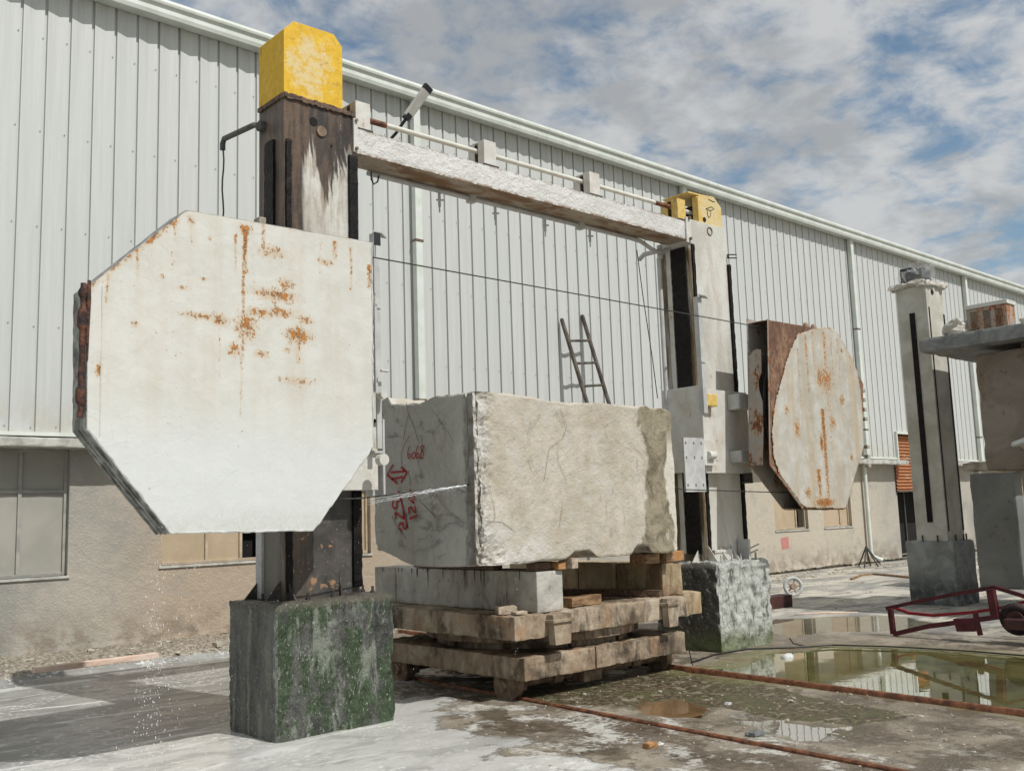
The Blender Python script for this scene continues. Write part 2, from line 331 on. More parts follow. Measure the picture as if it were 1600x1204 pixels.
def yellow(name, wear, big=True):
    ya, yb = ((.60, .35, .012), (.70, .44, .02)) if big else ((.60, .40, .10), (.68, .50, .17))
    m = M(name)
    e = m.noise(4.5, 8, .66, .8, (1, 1, 1)); e2 = m.noise(15, 7, .68, .6); sp = m.noise(30, 6, .7)
    k = m.op('ADD', m.op('MULTIPLY', e, .5), m.op('MULTIPLY', e2, .5))
    Q = m.xyz(); dx = m.op('DIVIDE', m.op('SUBTRACT', Q[0], 4.33 if big else 10.3), .27); dz = m.op('DIVIDE', m.op('SUBTRACT', Q[2], 5.74 if big else 5.5), .33)
    rr = m.op('ADD', m.op('MULTIPLY', dx, dx), m.op('MULTIPLY', dz, dz))
    k = m.op('ADD', k, m.r(rr, 1.5, .0, -.05, .13))
    col = m.mix(m.r(e2, .35, .65), ya, yb)
    col = m.mix(m.r(k, .56-wear, .70-wear, 0, .8), col, (.62, .52, .30))
    col = m.mix(m.r(sp, .64, .70, 0, .8), col, (.14, .09, .03))
    col = m.mix(m.r(m.op('ADD', m.noise(7, 7, .72, .4, (1, 1, 1), (5, 5, 0)), m.r(rr, .9, 2.2, 0, .07)), .60, .70, 0, .75), col, (.30, .17, .02))
    col = m.mix(m.r(m.op('ADD', m.noise(13, 7, .75, .2, (1, 1, .6), (1, 5, 3)), m.r(rr, .9, 2.2, -.02, .05)), .64, .69, 0, .8), col, (.11, .08, .035))
    m.bump(m.op('ADD', e2, sp), .003)
    return m.fin(col, .55)
MAT['yellow'] = yellow('worn_yellow_paint', .045)
MAT['yellow_pale'] = yellow('faded_yellow_paint', .10, False)
# housings with painted rust weights
def plate_mat(name, base1, base2, damp, strong=1.0, dirty=.16):
    m = M(name); a = m.attr('rust'); P_ = m.xyz()
    n1 = m.noise(34, 7, .74, .3, (1, 1, .8)); n2 = m.noise(5, 5, .6, .5); n3 = m.noise(55, 5, .6)
    nn = m.op('ADD', m.op('MULTIPLY', n1, .75), m.op('MULTIPLY', n3, .25))
    base = m.mix(m.r(n2, .32, .68), base1, base2)
    base = m.mix(m.op('MULTIPLY', m.r(m.noise(9, 5, .6, .1, (1, 1, .06)), .45, .68), dirty), base, (.47, .36, .23))
    if dirty > .5: base = m.mix(m.op('MULTIPLY', m.r(m.noise(3.5, 6, .65, .6, (1, 1, .5)), .45, .62), .6), base, (.40, .36, .29))
    if damp:
        base = m.mix(m.r(m.op('ADD', P_[2], m.op('MULTIPLY', n2, .5)), 2.95, 2.35, 0, .75), base, (.60, .62, .605))
        base = m.mix(m.op('MULTIPLY', m.r(P_[2], 1.86, 1.68), m.r(n1, .4, .6, .2, .6)), base, (.48, .47, .42))
    k = m.op('ADD', m.op('MULTIPLY', a, strong*1.12), m.op('MULTIPLY', m.op('SUBTRACT', nn, .5), 3.6))
    k = m.op('MULTIPLY', k, m.r(a, .02, .12))
    rust = m.r(k, .50, .60); halo = m.op('MAXIMUM', m.r(k, .15, .56, 0, .6), m.r(a, .05, .55, 0, .62))
    rc = m.mix(m.r(n1, .42, .60), (.14, .05, .02), (.46, .19, .04))
    col = m.mix(halo, base, (.50, .33, .16)); col = m.mix(rust, col, rc)
    sp = m.op('MULTIPLY', m.r(m.noise(48, 3, .5), .70, .735), m.r(m.noise(2.4, 4, .6, .5), .50, .62))
    col = m.mix(sp, col, (.34, .13, .03))
    scr = m.r(m.op('ABSOLUTE', m.op('SUBTRACT', m.noise(2.1, 2, .4, 2.6), .5)), .006, .0)
    scr = m.op('MULTIPLY', scr, m.r(m.noise(4, 3), .48, .58))
    col = m.mix(m.op('MULTIPLY', scr, .35), col, (.38, .37, .33))
    m.bump(m.op('ADD', m.op('ADD', m.op('MULTIPLY', n2, 1.2), m.op('MULTIPLY', m.noise(13, 5, .6, 1.2), .7)), m.op('MULTIPLY', rust, .7)), .0038)
    return m.fin(col, m.r(rust, 0, 1, .42, .85), 0, .45)
MAT['house_l'] = plate_mat('cream_painted_plate', (.55, .535, .475), (.60, .59, .54), True)
MAT['house_r'] = plate_mat('white_peeling_sheet', (.45, .43, .37), (.54, .525, .475), False, 1.25, .75)
MAT['house_rust'] = rusty('brown_rusted_plate', (.11, .055, .035), (.19, .10, .065), .5, 6, .006, .8, (.06, .03, .022), (.30, .15, .08))
MAT['house_side'] = simple('limed_grey_side_plate', (.13, .13, .12), (.36, .36, .33), 10, .7, .01, 0, (1, 1, 1))
MAT['house_inner'] = rusty('worn_inner_plate', (.30, .29, .27), (.38, .36, .33), .60, 7, .004, .6)
MAT['rust_rod'] = simple('rusty_rod', (.018, .012, .012), (.13, .05, .025), 14, .7, .008)
MAT['red_mark'] = simple('red_spray_mark', (.30, .02, .02), (.42, .045, .045), 30, .8, 0)
MAT['vein'] = simple('brown_vein', (.16, .11, .065), (.24, .17, .11), 20, .85, 0)
MAT['vein_dark'] = simple('dark_vein', (.17, .145, .115), (.30, .26, .20), 20, .85, 0)
MAT['pink_mark'] = simple('faded_pink_paint', (.45, .16, .15), (.50, .24, .20), 25, .9, 0)
MAT['sheet_white'] = simple('white_corrugated_sheet', (.48, .50, .48), (.62, .64, .60), 5, .4, 0)
MAT['cabinet'] = rusty('rusted_louvre_cabinet', (.30, .275, .235), (.36, .33, .29), .72, 7, .001, .6, (.26, .10, .045), (.36, .15, .07))
MAT['cabinet_top'] = simple('cabinet_lid_paint', (.55, .55, .50), (.62, .62, .57), 6, .5, 0)
MAT['cloth'] = simple('pale_plastic_film', (.42, .38, .31), (.55, .52, .46), 7, .35, .01)
MAT['bag_dark'] = simple('dark_wrapped_motor', (.02, .022, .024), (.05, .052, .05), 9, .35, .006)
m = M('clear_plastic_wrap')
m.b.inputs['Alpha'].default_value = .16
m.bump(m.noise(12, 5, .6, 1.5), .03)
MAT['wrap'] = m.fin((.80, .82, .80), .15, 0, .8)
m = M('white_spray'); MAT['spray'] = m.fin((.86, .88, .88), .15, 0, .6)
MAT['rubble'] = simple('concrete_rubble', (.26, .23, .18), (.44, .40, .33), 7, .9, .01)
MAT['apron'] = simple('broken_apron', (.15, .125, .095), (.40, .36, .29), 4.5, .9, .02)

# ------------------------------------------------------------------ mesh helpers
class MB:
    def __init__(s): s.bm = bmesh.new()
    def poly(s, pts):
        return s.bm.faces.new([s.bm.verts.new(p) for p in pts])
    def box(s, x0, x1, y0, y1, z0, z1):
        v = [s.bm.verts.new((x, y, z)) for x in (x0, x1) for y in (y0, y1) for z in (z0, z1)]
        for f in ((0, 1, 3, 2), (4, 6, 7, 5), (0, 4, 5, 1), (2, 3, 7, 6), (0, 2, 6, 4), (1, 5, 7, 3)):
            s.bm.faces.new([v[i] for i in f])
        return s
    def cyl(s, p0, p1, r, n=16, r1=None):
        p0, p1 = Vector(p0), Vector(p1); d = (p1-p0).normalized()
        a = d.orthogonal().normalized(); b = d.cross(a); r1 = r if r1 is None else r1
        A = [s.bm.verts.new(p0+(a*math.cos(t)+b*math.sin(t))*r) for t in [2*math.pi*i/n for i in range(n)]]
        B = [s.bm.verts.new(p1+(a*math.cos(t)+b*math.sin(t))*r1) for t in [2*math.pi*i/n for i in range(n)]]
        for i in range(n): s.bm.faces.new((A[i], A[(i+1) % n], B[(i+1) % n], B[i]))
        s.bm.faces.new(A[::-1]); s.bm.faces.new(B)
        return s
    def tube(s, pts, r, n=8):
        pts = [Vector(p) for p in pts]; rings = []; ref = None
        for i, p in enumerate(pts):
            d = ((pts[min(i+1, len(pts)-1)]-pts[max(i-1, 0)])).normalized()
            if ref is None: ref = d.orthogonal().normalized()
            a = (ref-d*ref.dot(d)).normalized(); ref = a; b = d.cross(a)
            rr = r[i] if isinstance(r, (list, tuple)) else r
            rings.append([s.bm.verts.new(p+(a*math.cos(t)+b*math.sin(t))*rr) for t in [2*math.pi*k/n for k in range(n)]])
        for A, B in zip(rings, rings[1:]):
            for i in range(n): s.bm.faces.new((A[i], A[(i+1) % n], B[(i+1) % n], B[i]))
        s.bm.faces.new(rings[0][::-1]); s.bm.faces.new(rings[-1])
        return s
    def prism(s, pts, axis, d0, d1):
        """pts: 2D outline; axis 'y' -> pts are (x,z); 'x' -> (y,z); 'z' -> (x,y)"""
        def w(p, d): return {'y': (p[0], d, p[1]), 'x': (d, p[0], p[1]), 'z': (p[0], p[1], d)}[axis]
        A = [s.bm.verts.new(w(p, d0)) for p in pts]; B = [s.bm.verts.new(w(p, d1)) for p in pts]; n = len(pts)
        s.bm.faces.new(A); s.bm.faces.new(B[::-1])
        for i in range(n): s.bm.faces.new((A[i], B[i], B[(i+1) % n], A[(i+1) % n]))
        return s
    def ring(s, c, axis, R, r, n=40, k=10, sx=1.0):
        pts = []
        c = Vector(c); axis = Vector(axis).normalized(); a = axis.orthogonal().normalized(); b = axis.cross(a)
        V = []
        for i in range(n):
            t = 2*math.pi*i/n; d = a*math.cos(t)+b*math.sin(t)
            V.append([s.bm.verts.new(c+d*(R+r*math.cos(u))+axis*(r*sx*math.sin(u))) for u in [2*math.pi*j/k for j in range(k)]])
        for i in range(n):
            for j in range(k): s.bm.faces.new((V[i][j], V[(i+1) % n][j], V[(i+1) % n][(j+1) % k], V[i][(j+1) % k]))
        return s
    def ico(s, c, r, sub=1, sq=(1, 1, 1)):
        v = bmesh.ops.create_icosphere(s.bm, subdivisions=sub, radius=r)['verts']
        for q in v: q.co = Vector((q.co.x*sq[0], q.co.y*sq[1], q.co.z*sq[2]))+Vector(c)
        return v

NOSPLIT = {'cladding_screws', 'cap_sealant', 'cladding', 'masonry_wall', 'wheel_spokes_'}
def islands(bm):
    """groups of loose pieces whose boxes touch"""
    seen = set(); comps = []
    for v in bm.verts:
        if v in seen: continue
        st = [v]; seen.add(v); cm = []
        while st:
            q = st.pop(); cm.append(q)
            for e in q.link_edges:
                w = e.other_vert(q)
                if w not in seen: seen.add(w); st.append(w)
        lo = [min(q.co[i] for q in cm) for i in range(3)]; hi = [max(q.co[i] for q in cm) for i in range(3)]
        comps.append([cm, lo, hi])
    e = .006; grp = list(range(len(comps)))
    def f(i):
        while grp[i] != i: i = grp[i]
        return i
    for i in range(len(comps)):
        for j in range(i):
            if all(comps[i][1][k]-e <= comps[j][2][k] and comps[j][1][k]-e <= comps[i][2][k] for k in range(3)): grp[f(i)] = f(j)
    out = {}
    for i in range(len(comps)): out.setdefault(f(i), []).extend(comps[i][0])
    return list(out.values())
def link(name, mb, mat, parent=None, bevel=0.0, smooth=False, noise_amp=0.0):
    bm = mb.bm if isinstance(mb, MB) else mb
    if parent is not None and name not in NOSPLIT and len(bm.verts) < 9000:
        gr = islands(bm)
        if 1 < len(gr) <= 40:
            bm.verts.index_update(); first = None
            for g in gr:
                keep = {v.index for v in g}; nb = bm.copy(); nb.verts.ensure_lookup_table()
                bmesh.ops.delete(nb, geom=[v for v in nb.verts if v.index not in keep], context='VERTS')
                o = link1(name, nb, mat, parent, bevel, smooth); first = first or o
            bm.free(); return first
    return link1(name, bm, mat, parent, bevel, smooth)
def link1(name, bm, mat, parent=None, bevel=0.0, smooth=False):
    bmesh.ops.recalc_face_normals(bm, faces=bm.faces[:])
    if bevel:
        ed = [e for e in bm.edges if len(e.link_faces) == 2 and e.calc_face_angle(0) > .5]
        bmesh.ops.bevel(bm, geom=ed, offset=bevel, segments=2, profile=.6, affect='EDGES', clamp_overlap=True)
    me = bpy.data.meshes.new(name); 
    off = Vector((0, 0, 0))
    if parent is not None:
        p = parent
        while p is not None: off += p.location; p = p.parent
    if off.length: bmesh.ops.translate(bm, verts=bm.verts[:], vec=-off)
    bm.to_mesh(me); bm.free()
    o = bpy.data.objects.new(name, me); C.objects.link(o)
    o.data.materials.append(MAT[mat] if isinstance(mat, str) else mat)
    if smooth:
        for pl in me.polygons: pl.use_smooth = True
        me.set_sharp_from_angle(angle=math.radians(38))
    if parent is not None: o.parent = parent
    return o
def thing(name, label, cat, loc, group=None):
    o = bpy.data.objects.new(name, None); C.objects.link(o); o.location = loc; o.empty_display_size = .2
    o['label'] = label; o['category'] = cat
    if group: o['group'] = group
    return o
def tag(o, label, cat, group=None):
    """one-mesh thing: move its origin to the middle of its base"""
    me = o.data; xs = [v.co for v in me.vertices]
    c = Vector(((min(v.x for v in xs)+max(v.x for v in xs))/2, (min(v.y for v in xs)+max(v.y for v in xs))/2, min(v.z for v in xs)))
    me.transform(Matrix.Translation(-c)); o.location = c
    o['label'] = label; o['category'] = cat
    if group: o['group'] = group
    return o
def struct(o, kind='structure'): o['kind'] = kind; return o

def fr(*a): return mn.fractal(Vector(a), .6, 2.1, 5)
def roughbox(x0, x1, y0, y1, z0, z1, step=.04, rad=.02, amp=.006, freq=6., seed=0., fn=None, xs=None, ys=None, zs=None, chip=1.0, det=5):
    def lin(a, b):
        n = max(2, int(round((b-a)/step))); L = [a+(b-a)*i/n for i in range(n+1)]
        if rad < step*.8 and b-a > 4*rad: L = [a, a+rad*.45]+[v for v in L[1:-1] if a+rad*1.5 < v < b-rad*1.5]+[b-rad*.45, b]
        return L
    xs = xs or lin(x0, x1); ys = ys or lin(y0, y1); zs = zs or lin(z0, z1)
    bm = bmesh.new(); D = {}
    nx, ny, nz = len(xs)-1, len(ys)-1, len(zs)-1
    def V(i, j, k):
        if (i, j, k) in D: return D[(i, j, k)]
        p = Vector((xs[i], ys[j], zs[k])); o = p.copy()
        q = mn.fractal(o*2.3+Vector((seed, 0, 0)), .7, 2.1, 4)
        rr = max(.002, rad*(1+chip*1.6*q))
        c = Vector((min(max(p.x, x0+rr), x1-rr), min(max(p.y, y0+rr), y1-rr), min(max(p.z, z0+rr), z1-rr)))
        d = p-c
        if d.length > 1e-6: p = c+d.normalized()*rr
        nrm = d.normalized() if d.length > 1e-6 else Vector((0, 0, 1))
        p += nrm*amp*mn.fractal(o*freq+Vector((0, seed, 0)), .75, 2.1, det)
        if fn: p = fn(p, o)
        D[(i, j, k)] = v = bm.verts.new(p); return v
    for i in range(nx):
        for j in range(ny):
            for k in (0, nz): bm.faces.new((V(i, j, k), V(i+1, j, k), V(i+1, j+1, k), V(i, j+1, k)))
    for i in range(nx):
        for k in range(nz):
            for j in (0, ny): bm.faces.new((V(i, j, k), V(i+1, j, k), V(i+1, j, k+1), V(i, j, k+1)))
    for j in range(ny):
        for k in range(nz):
            for i in (0, nx): bm.faces.new((V(i, j, k), V(i, j+1, k), V(i, j+1, k+1), V(i, j, k+1)))
    return bm
def smooth01(a, b, x):
    t = max(0., min(1., (x-a)/(b-a))); return t*t*(3-2*t)
def inpoly(x, y, P):
    c = False; j = len(P)-1
    for i in range(len(P)):
        if (P[i][1] > y) != (P[j][1] > y) and x < (P[j][0]-P[i][0])*(y-P[i][1])/(P[j][1]-P[i][1])+P[i][0]: c = not c
        j = i
    return c
def pdist(x, y, P, closed=True):
    best = 1e9; n = len(P)
    for i in range(n if closed else n-1):
        ax, ay = P[i]; bx, by = P[(i+1) % n]; dx, dy = bx-ax, by-ay
        t = max(0, min(1, ((x-ax)*dx+(y-ay)*dy)/(dx*dx+dy*dy+1e-9)))
        best = min(best, (x-ax-t*dx)**2+(y-ay-t*dy)**2)
    return math.sqrt(best)
def sdf(x, y, P):
    d = pdist(x, y, P); return d if inpoly(x, y, P) else -d

# ------------------------------------------------------------------ ground
PUD_GREEN = [(8.422,6.587),(9.018,6.487),(9.983,6.593),(10.738,6.423),(11.040,5.697),(11.193,5.026),(11.257,4.114),(8.282,2.979),(8.449,3.520),(8.529,4.435),(8.476,5.371),(8.467,6.255)]
PUD_FAR = [(11.762,7.948),(13.119,8.623),(13.780,8.202),(14.288,7.330),(13.840,6.447),(12.880,6.443),(12.261,7.029),(11.514,7.438)]
PUD_RED = [(6.878,5.970),(7.176,5.883),(7.149,5.436),(6.702,5.299),(6.585,5.614)]
PUD_LOW = [(6.765,4.898),(6.929,4.617),(7.059,4.161),(6.850,4.000),(6.609,4.033),(6.342,4.105),(6.520,4.436)]
BASINS = [(PUD_GREEN, 1.0), (PUD_FAR, .8), (PUD_RED, .8), (PUD_LOW, .8)]
DARK_MUD = [(6.454,7.074),(7.122,7.047),(8.408,6.960),(8.204,6.220),(8.062,5.249),(7.878,4.508),(7.688,3.906),(7.242,4.155),(7.112,4.827),(7.058,5.788),(6.554,6.099),(6.313,6.499)]
def gh(x, y):
    n = mn.fractal(Vector((x*1.3, y*1.3, 0)), .8, 2.1, 4); n2 = mn.fractal(Vector((x*7, y*7, 3)), .8, 2.1, 3)*smooth01(14, 9, x)*smooth01(13.5, 8, y if x > 9 else 8)
    h = .010+.006*n+.003*n2
    bas = 0.
    for P, k in BASINS:
        d = sdf(x, y, P)+.22*n+.09*n2
        if d > -.3: bas = max(bas, smooth01(-.16, .16, d)*k)
    h -= .045*bas
    # low muddy lip round the green puddle and broken apron along the wall
    if 11.6 < y and x < 9:
        e = y-(12.25+.25*mn.noise(Vector((x*1.4, 0, 0)))+.06*n2); h += .085*smooth01(0, .10, e)*(1+.5*n2)
    return h
def lines(parts):
    r = []
    for a, b, st in parts:
        n = int(round((b-a)/st)); r += [a+(b-a)*i/n for i in range(n)]
    r.append(parts[-1][1]); return r
gx = lines([(-600, -60, 180), (-60, -4, 14), (-4, 1.2, .4), (1.2, 15, .05), (15, 24, .12), (24, 40, .8), (40, 120, 20), (120, 900, 260)])
gy = lines([(-300, -40, 86), (-40, 0, 8), (0, 2.4, .3), (2.4, 8.6, .05), (8.6, 14.4, .07), (14.4, 40, 6), (40, 900, 215)])
bm = bmesh.new(); rows = []
for y in gy:
    rows.append([bm.verts.new((x, y, gh(x, y) if (1 < x < 24 and 2.4 < y < 14.2) else .008)) for x in gx])
for j in range(len(gy)-1):
    for i in range(len(gx)-1): bm.faces.new((rows[j][i], rows[j][i+1], rows[j+1][i+1], rows[j+1][i]))
ground_bm = bm
def ground_weights(x, y):
    n = mn.fractal(Vector((x*.9, y*.9, 9)), .8, 2.1, 4)
    slurry = smooth01(5.9, 4.6, x+.6*n-.25*(y-6.5))                       # milky slurry on the left
    dm = smooth01(-.25, .15, sdf(x, y, DARK_MUD)+.18*n)
    gr = smooth01(-.8, .05, sdf(x, y, PUD_GREEN)+.12*n)
    far = smooth01(11.5, 13.5, x+.5*n)*smooth01(4.5, 6, y)
    return slurry, dm, gr, far
m = M('wet_yard_concrete')
S = m.attr('slurry'); DM = m.attr('mud'); GR = m.attr('algae'); FAR = m.attr('far')
P_ = m.xyz()
nb = m.noise(1.1, 8, .64, .3); nm = m.op('ADD', m.op('MULTIPLY', m.noise(2.6, 8, .62, .25, (1, .8, 1)), .6), m.op('MULTIPLY', m.noise(9, 8, .66, .2), .4)); nf = m.noise(20, 8, .7); nv = m.noise(90, 4, .6)
# tan weathered concrete with brown damp shapes
col = m.mix(m.r(nb, .34, .66), (.16, .13, .092), (.30, .255, .195))
damp = m.r(nm, .47, .555)
col = m.mix(m.op('MULTIPLY', damp, .72), col, (.075, .055, .035))
col = m.mix(m.r(nf, .46, .66, 0, .45), col, (.12, .10, .075))
col = m.mix(m.op('MULTIPLY', m.r(nv, .55, .66), .5), col, (.46, .43, .37))
col = m.mix(m.op('MULTIPLY', m.r(m.noise(1.0, 5, .6, .2, (1, 1, 1), (6, 1, 0)), .44, .56, 0, .8), m.r(P_[0], 8.6, 7.6)), col, m.mix(m.r(nf, .42, .6), (.06, .045, .03), (.13, .10, .07)))
white = m.op('MULTIPLY', m.r(m.op('ADD', m.op('MULTIPLY', m.noise(2.6, 7, .62, .4, (1, .7, 1), (7, 3, 0)), .7), m.op('MULTIPLY', nf, .3)), .51, .60, 0, .7), m.r(P_[0], 7.3, 6.2))

col = m.mix(white, col, (.60, .59, .54))
# far concrete, pale with grey films
fcol = m.mix(m.r(m.noise(1.0, 7, .6, .3, (.5, 1.6, 1)), .42, .60), (.50, .465, .39), (.25, .245, .225))
fcol = m.mix(m.r(nf, .5, .7, 0, .5), fcol, (.22, .20, .17))
fcol = m.mix(m.r(m.noise(2.2, 7, .6, .6, (.6, 2.2, 1), (1, 8, 0)), .56, .62, 0, .8), fcol, (.16, .14, .115))
col = m.mix(FAR, col, fcol)
# slurry
wv = m.noise(1.5, 7, .62, 1.6, (.7, 1.6, 1), (2, 2, 0))
fgw = m.r(m.op('ADD', P_[1], m.op('MULTIPLY', wv, 1.4)), 9.0, 8.2)
scol = m.mix(m.r(wv, .38, .60), (.31, .31, .29), (.22, .215, .20))
scol = m.mix(fgw, scol, m.mix(m.r(wv, .44, .62), (.53, .52, .485), (.36, .355, .33)))
scol = m.mix(m.op('MULTIPLY', m.r(m.noise(1.9, 8, .66, 1.0, (.5, 1.6, 1), (3, 0, 0)), .575, .66, 0, .7), m.op('SUBTRACT', 1.15, fgw)), scol, (.15, .145, .12))
scol = m.mix(m.op('MULTIPLY', m.r(m.noise(1.4, 6, .6, 1.2, (.5, 2.2, 1), (9, 1, 0)), .58, .62), .8), scol, (.66, .67, .63))
foam = m.op('MULTIPLY', m.r(nf, .53, .60), m.r(m.noise(1.6, 5, .6, .6, (1, 1, 1), (0, 6, 0)), .47, .56))
scol = m.mix(m.op('MULTIPLY', foam, .85), scol, (.72, .71, .67))
scol = m.mix(m.r(m.noise(5, 8, .7, .4, (.7, 1.4, 1)), .56, .68, 0, .6), scol, (.24, .23, .20))
sm = m.r(m.op('ADD', S, m.op('MULTIPLY', m.op('SUBTRACT', nm, .5), 1.3)), .40, .56)
col = m.mix(sm, col, scol)
# apron near the wall
ap = m.op('MULTIPLY', m.r(P_[2], .045, .075), m.r(P_[1], 11.4, 11.8))
col = m.mix(ap, col, m.mix(m.r(nf, .38, .62), (.13, .105, .08), (.40, .36, .29)))
# mud between the rails, algae in the green puddle
mudc = m.mix(m.r(nf, .40, .62), (.035, .026, .014), (.13, .10, .055))
mudc = m.mix(m.r(m.noise(5, 8, .7, .2), .54, .62, 0, .75), mudc, (.27, .24, .17))
mudc = m.mix(m.r(m.noise(2.5, 6, .66, .2, (1, 1, 1), (6, 2, 0)), .5, .6, 0, .6), mudc, (.07, .075, .025))
mk = m.r(m.op('ADD', DM, m.op('MULTIPLY', m.op('SUBTRACT', nm, .5), 1.2)), .42, .58)
col = m.mix(mk, col, mudc)
alg = m.mix(m.r(nm, .38, .62), (.12, .115, .035), (.22, .21, .10))
alg = m.mix(m.r(m.noise(1.3, 6, .6, .7, (1, 1, 1), (4, 4, 0)), .52, .60, 0, .8), alg, (.115, .075, .028))
grk = m.r(m.op('ADD', GR, m.op('MULTIPLY', m.op('SUBTRACT', nm, .5), 1.6)), .45, .8)
col = m.mix(m.op('MAXIMUM', m.op('MULTIPLY', grk, .6), m.op('MULTIPLY', m.r(GR, .35, .75), m.r(P_[2], .012, -.004))), col, alg)
wetrim = m.op('MULTIPLY', m.r(P_[2], .006, -.004, 0, .65), m.r(nf, .3, .6, .5, 1))
col = m.mix(m.op('MULTIPLY', wetrim, m.op('SUBTRACT', 1., sm)), col, (.095, .085, .045))
rough = m.mix(sm, m.r(damp, 0, 1, .85, .28), m.r(wv, .4, .6, .22, .34))
rough = m.mix(mk, rough, m.r(nf, .4, .6, .35, .7))
m.bump(m.op('MULTIPLY', m.op('ADD', nf, m.op('MULTIPLY', nb, 1.5)), m.op('SUBTRACT', 1.15, sm)), .013)
MAT['ground'] = m.fin(col, rough, 0, .45)
go = struct(link('ground', ground_bm, 'ground', None, smooth=True))
at = {k: go.data.attributes.new(k, 'FLOAT', 'POINT') for k in ('slurry', 'mud', 'algae', 'far')}
vals = [[], [], [], []]
for v in go.data.vertices:
    w = ground_weights(v.co.x, v.co.y)
    for i in range(4): vals[i].append(w[i])
for k, vv in zip(('slurry', 'mud', 'algae', 'far'), vals): at[k].data.foreach_set('value', vv)

def water(name, tint, clear, murk=.35, refl=1., rough=.015):
    m = M(name)
    t = m.t; tr = m.n('ShaderNodeBsdfTransparent'); gl = m.n('ShaderNodeBsdfGlossy'); df = m.n('ShaderNodeBsdfDiffuse')
    tr.inputs[0].default_value = (*clear, 1); df.inputs[0].default_value = (*tint, 1); gl.inputs[1].default_value = rough
    gl.inputs[0].default_value = (1, 1, 1, 1)
    bp = m.n('ShaderNodeBump'); bp.inputs['Distance'].default_value = .0004; t.links.new(m.noise(6, 3), bp.inputs['Height'])
    t.links.new(bp.outputs[0], gl.inputs['Normal'])
    fz = m.n('ShaderNodeFresnel'); fz.inputs[0].default_value = 1.36
    m1 = m.n('ShaderNodeMixShader'); t.links.new(m.r(m.noise(1.6, 6, .6, .4), .35, .62, murk*.55, min(1., murk*1.25)), m1.inputs[0])
    t.links.new(tr.outputs[0], m1.inputs[1]); t.links.new(df.outputs[0], m1.inputs[2])
    m2 = m.n('ShaderNodeMixShader'); t.links.new(m.op('MULTIPLY', fz.outputs[0], refl), m2.inputs[0])
    t.links.new(m1.outputs[0], m2.inputs[1]); t.links.new(gl.outputs[0], m2.inputs[2]); t.links.new(m2.outputs[0], m.o.inputs[0])
    return m.m
MAT['water_green'] = water('green_puddle_water', (.17, .165, .055), (.58, .58, .36), .78, .66)
MAT['water_clear'] = water('clear_puddle_water', (.25, .23, .19), (.85, .84, .78), .3, .9)
MAT['water_brown'] = water('brown_puddle_water', (.25, .15, .075), (.75, .62, .48), .5, .7)
for P, mt in ((PUD_GREEN, 'water_green'), (PUD_FAR, 'water_clear'), (PUD_RED, 'water_brown'), (PUD_LOW, 'water_brown')):
    xs = [p[0] for p in P]; ys = [p[1] for p in P]; e = .35
    b = MB(); b.poly([(min(xs)-e, min(ys)-e, -.006), (max(xs)+e, min(ys)-e, -.006), (max(xs)+e, max(ys)+e, -.006), (min(xs)-e, max(ys)+e, -.006)])
    struct(link('puddle_water', b, mt))

# ------------------------------------------------------------------ shed
shed = thing('industrial_shed', 'long pale shed clad in ribbed metal over a stucco base behind the machine', 'building', (25, 14, 0))
WX0, WX1 = -9.0, 62.0
SH = (27.78, 31.22, 3.72)      # shutter opening x0,x1,top
pitch = .3192
b = MB(); bm = b.bm
x = 3.65-pitch*40
prof = []
while x < WX1:
    prof += [(x, .0), (x+.012, -.0), (x+.46*pitch, .020), (x+.50*pitch, .020), (x+.865*pitch, .0), (x+.885*pitch, .038), (x+pitch-.004, .038)]
    x += pitch
def seg(lo, hi, z0, z1):
    pr = []
    for (ax, ad), (cx, cd) in zip(prof, prof[1:]):
        for (qx, qd) in ((ax, ad), (cx, cd)):
            t = max(lo, min(hi, qx)); 
            if cx <= lo or ax >= hi: continue
            dd = ad+(cd-ad)*(t-ax)/max(1e-6, cx-ax)
            if not pr or abs(pr[-1][0]-t) > 1e-5: pr.append((t, 13.80+dd))
    A = [bm.verts.new((px, py, z0)) for px, py in pr]; B = [bm.verts.new((px, py, z1)) for px, py in pr]
    for i in range(len(pr)-1): bm.faces.new((A[i], A[i+1], B[i+1], B[i]))
seg(WX0, SH[0], 2.97, 9.32); seg(SH[0], SH[1], SH[2], 9.32); seg(SH[1], WX1, 2.97, 9.32)
bm.normal_update()
me_flip = bm.faces[:]
link('cladding', b, 'clad', shed)
b = MB()      # screws in the grooves
x = 3.65-pitch*2
while x < 40:
    for k, z in enumerate((3.06, 4.42, 5.80, 7.15, 8.50)):
        if SH[0]-.1 < x < SH[1]+.1 and z < 3.9: continue
        b.cyl((x-.020-.04, 13.795, z+.01*math.sin(x*9)), (x-.020-.04, 13.787, z+.01*math.sin(x*9)), .009, 6)
    x += pitch
o = link('cladding_screws', b, 'lamp_body', shed); o['kind'] = 'stuff'
# trim under the sheet, ledge
b = MB(); b.box(WX0, SH[0], 13.77, 13.86, 2.935, 2.985); b.box(SH[1], WX1, 13.77, 13.86, 2.935, 2.985)
b.box(SH[0]-.05, SH[1]+.05, 13.74, 13.84, SH[2]-.03, SH[2]+.04); b.box(SH[0]-.06, SH[0], 13.745, 13.90, 2.9, SH[2]-.03)
link('sheet_trim', b, 'trim', shed)
def ledge(x0, x1):
    return roughbox(x0, x1, 13.57, 14.05, 2.775, 2.90, .12, .012, .006, 5., x0, ys=[13.57, 13.60, 13.7, 13.9, 14.05], zs=[2.775, 2.80, 2.84, 2.88, 2.90])
link('ledge', ledge(-9, 28.0), 'ledge', shed); link('ledge', ledge(31.1, 62), 'ledge', shed)
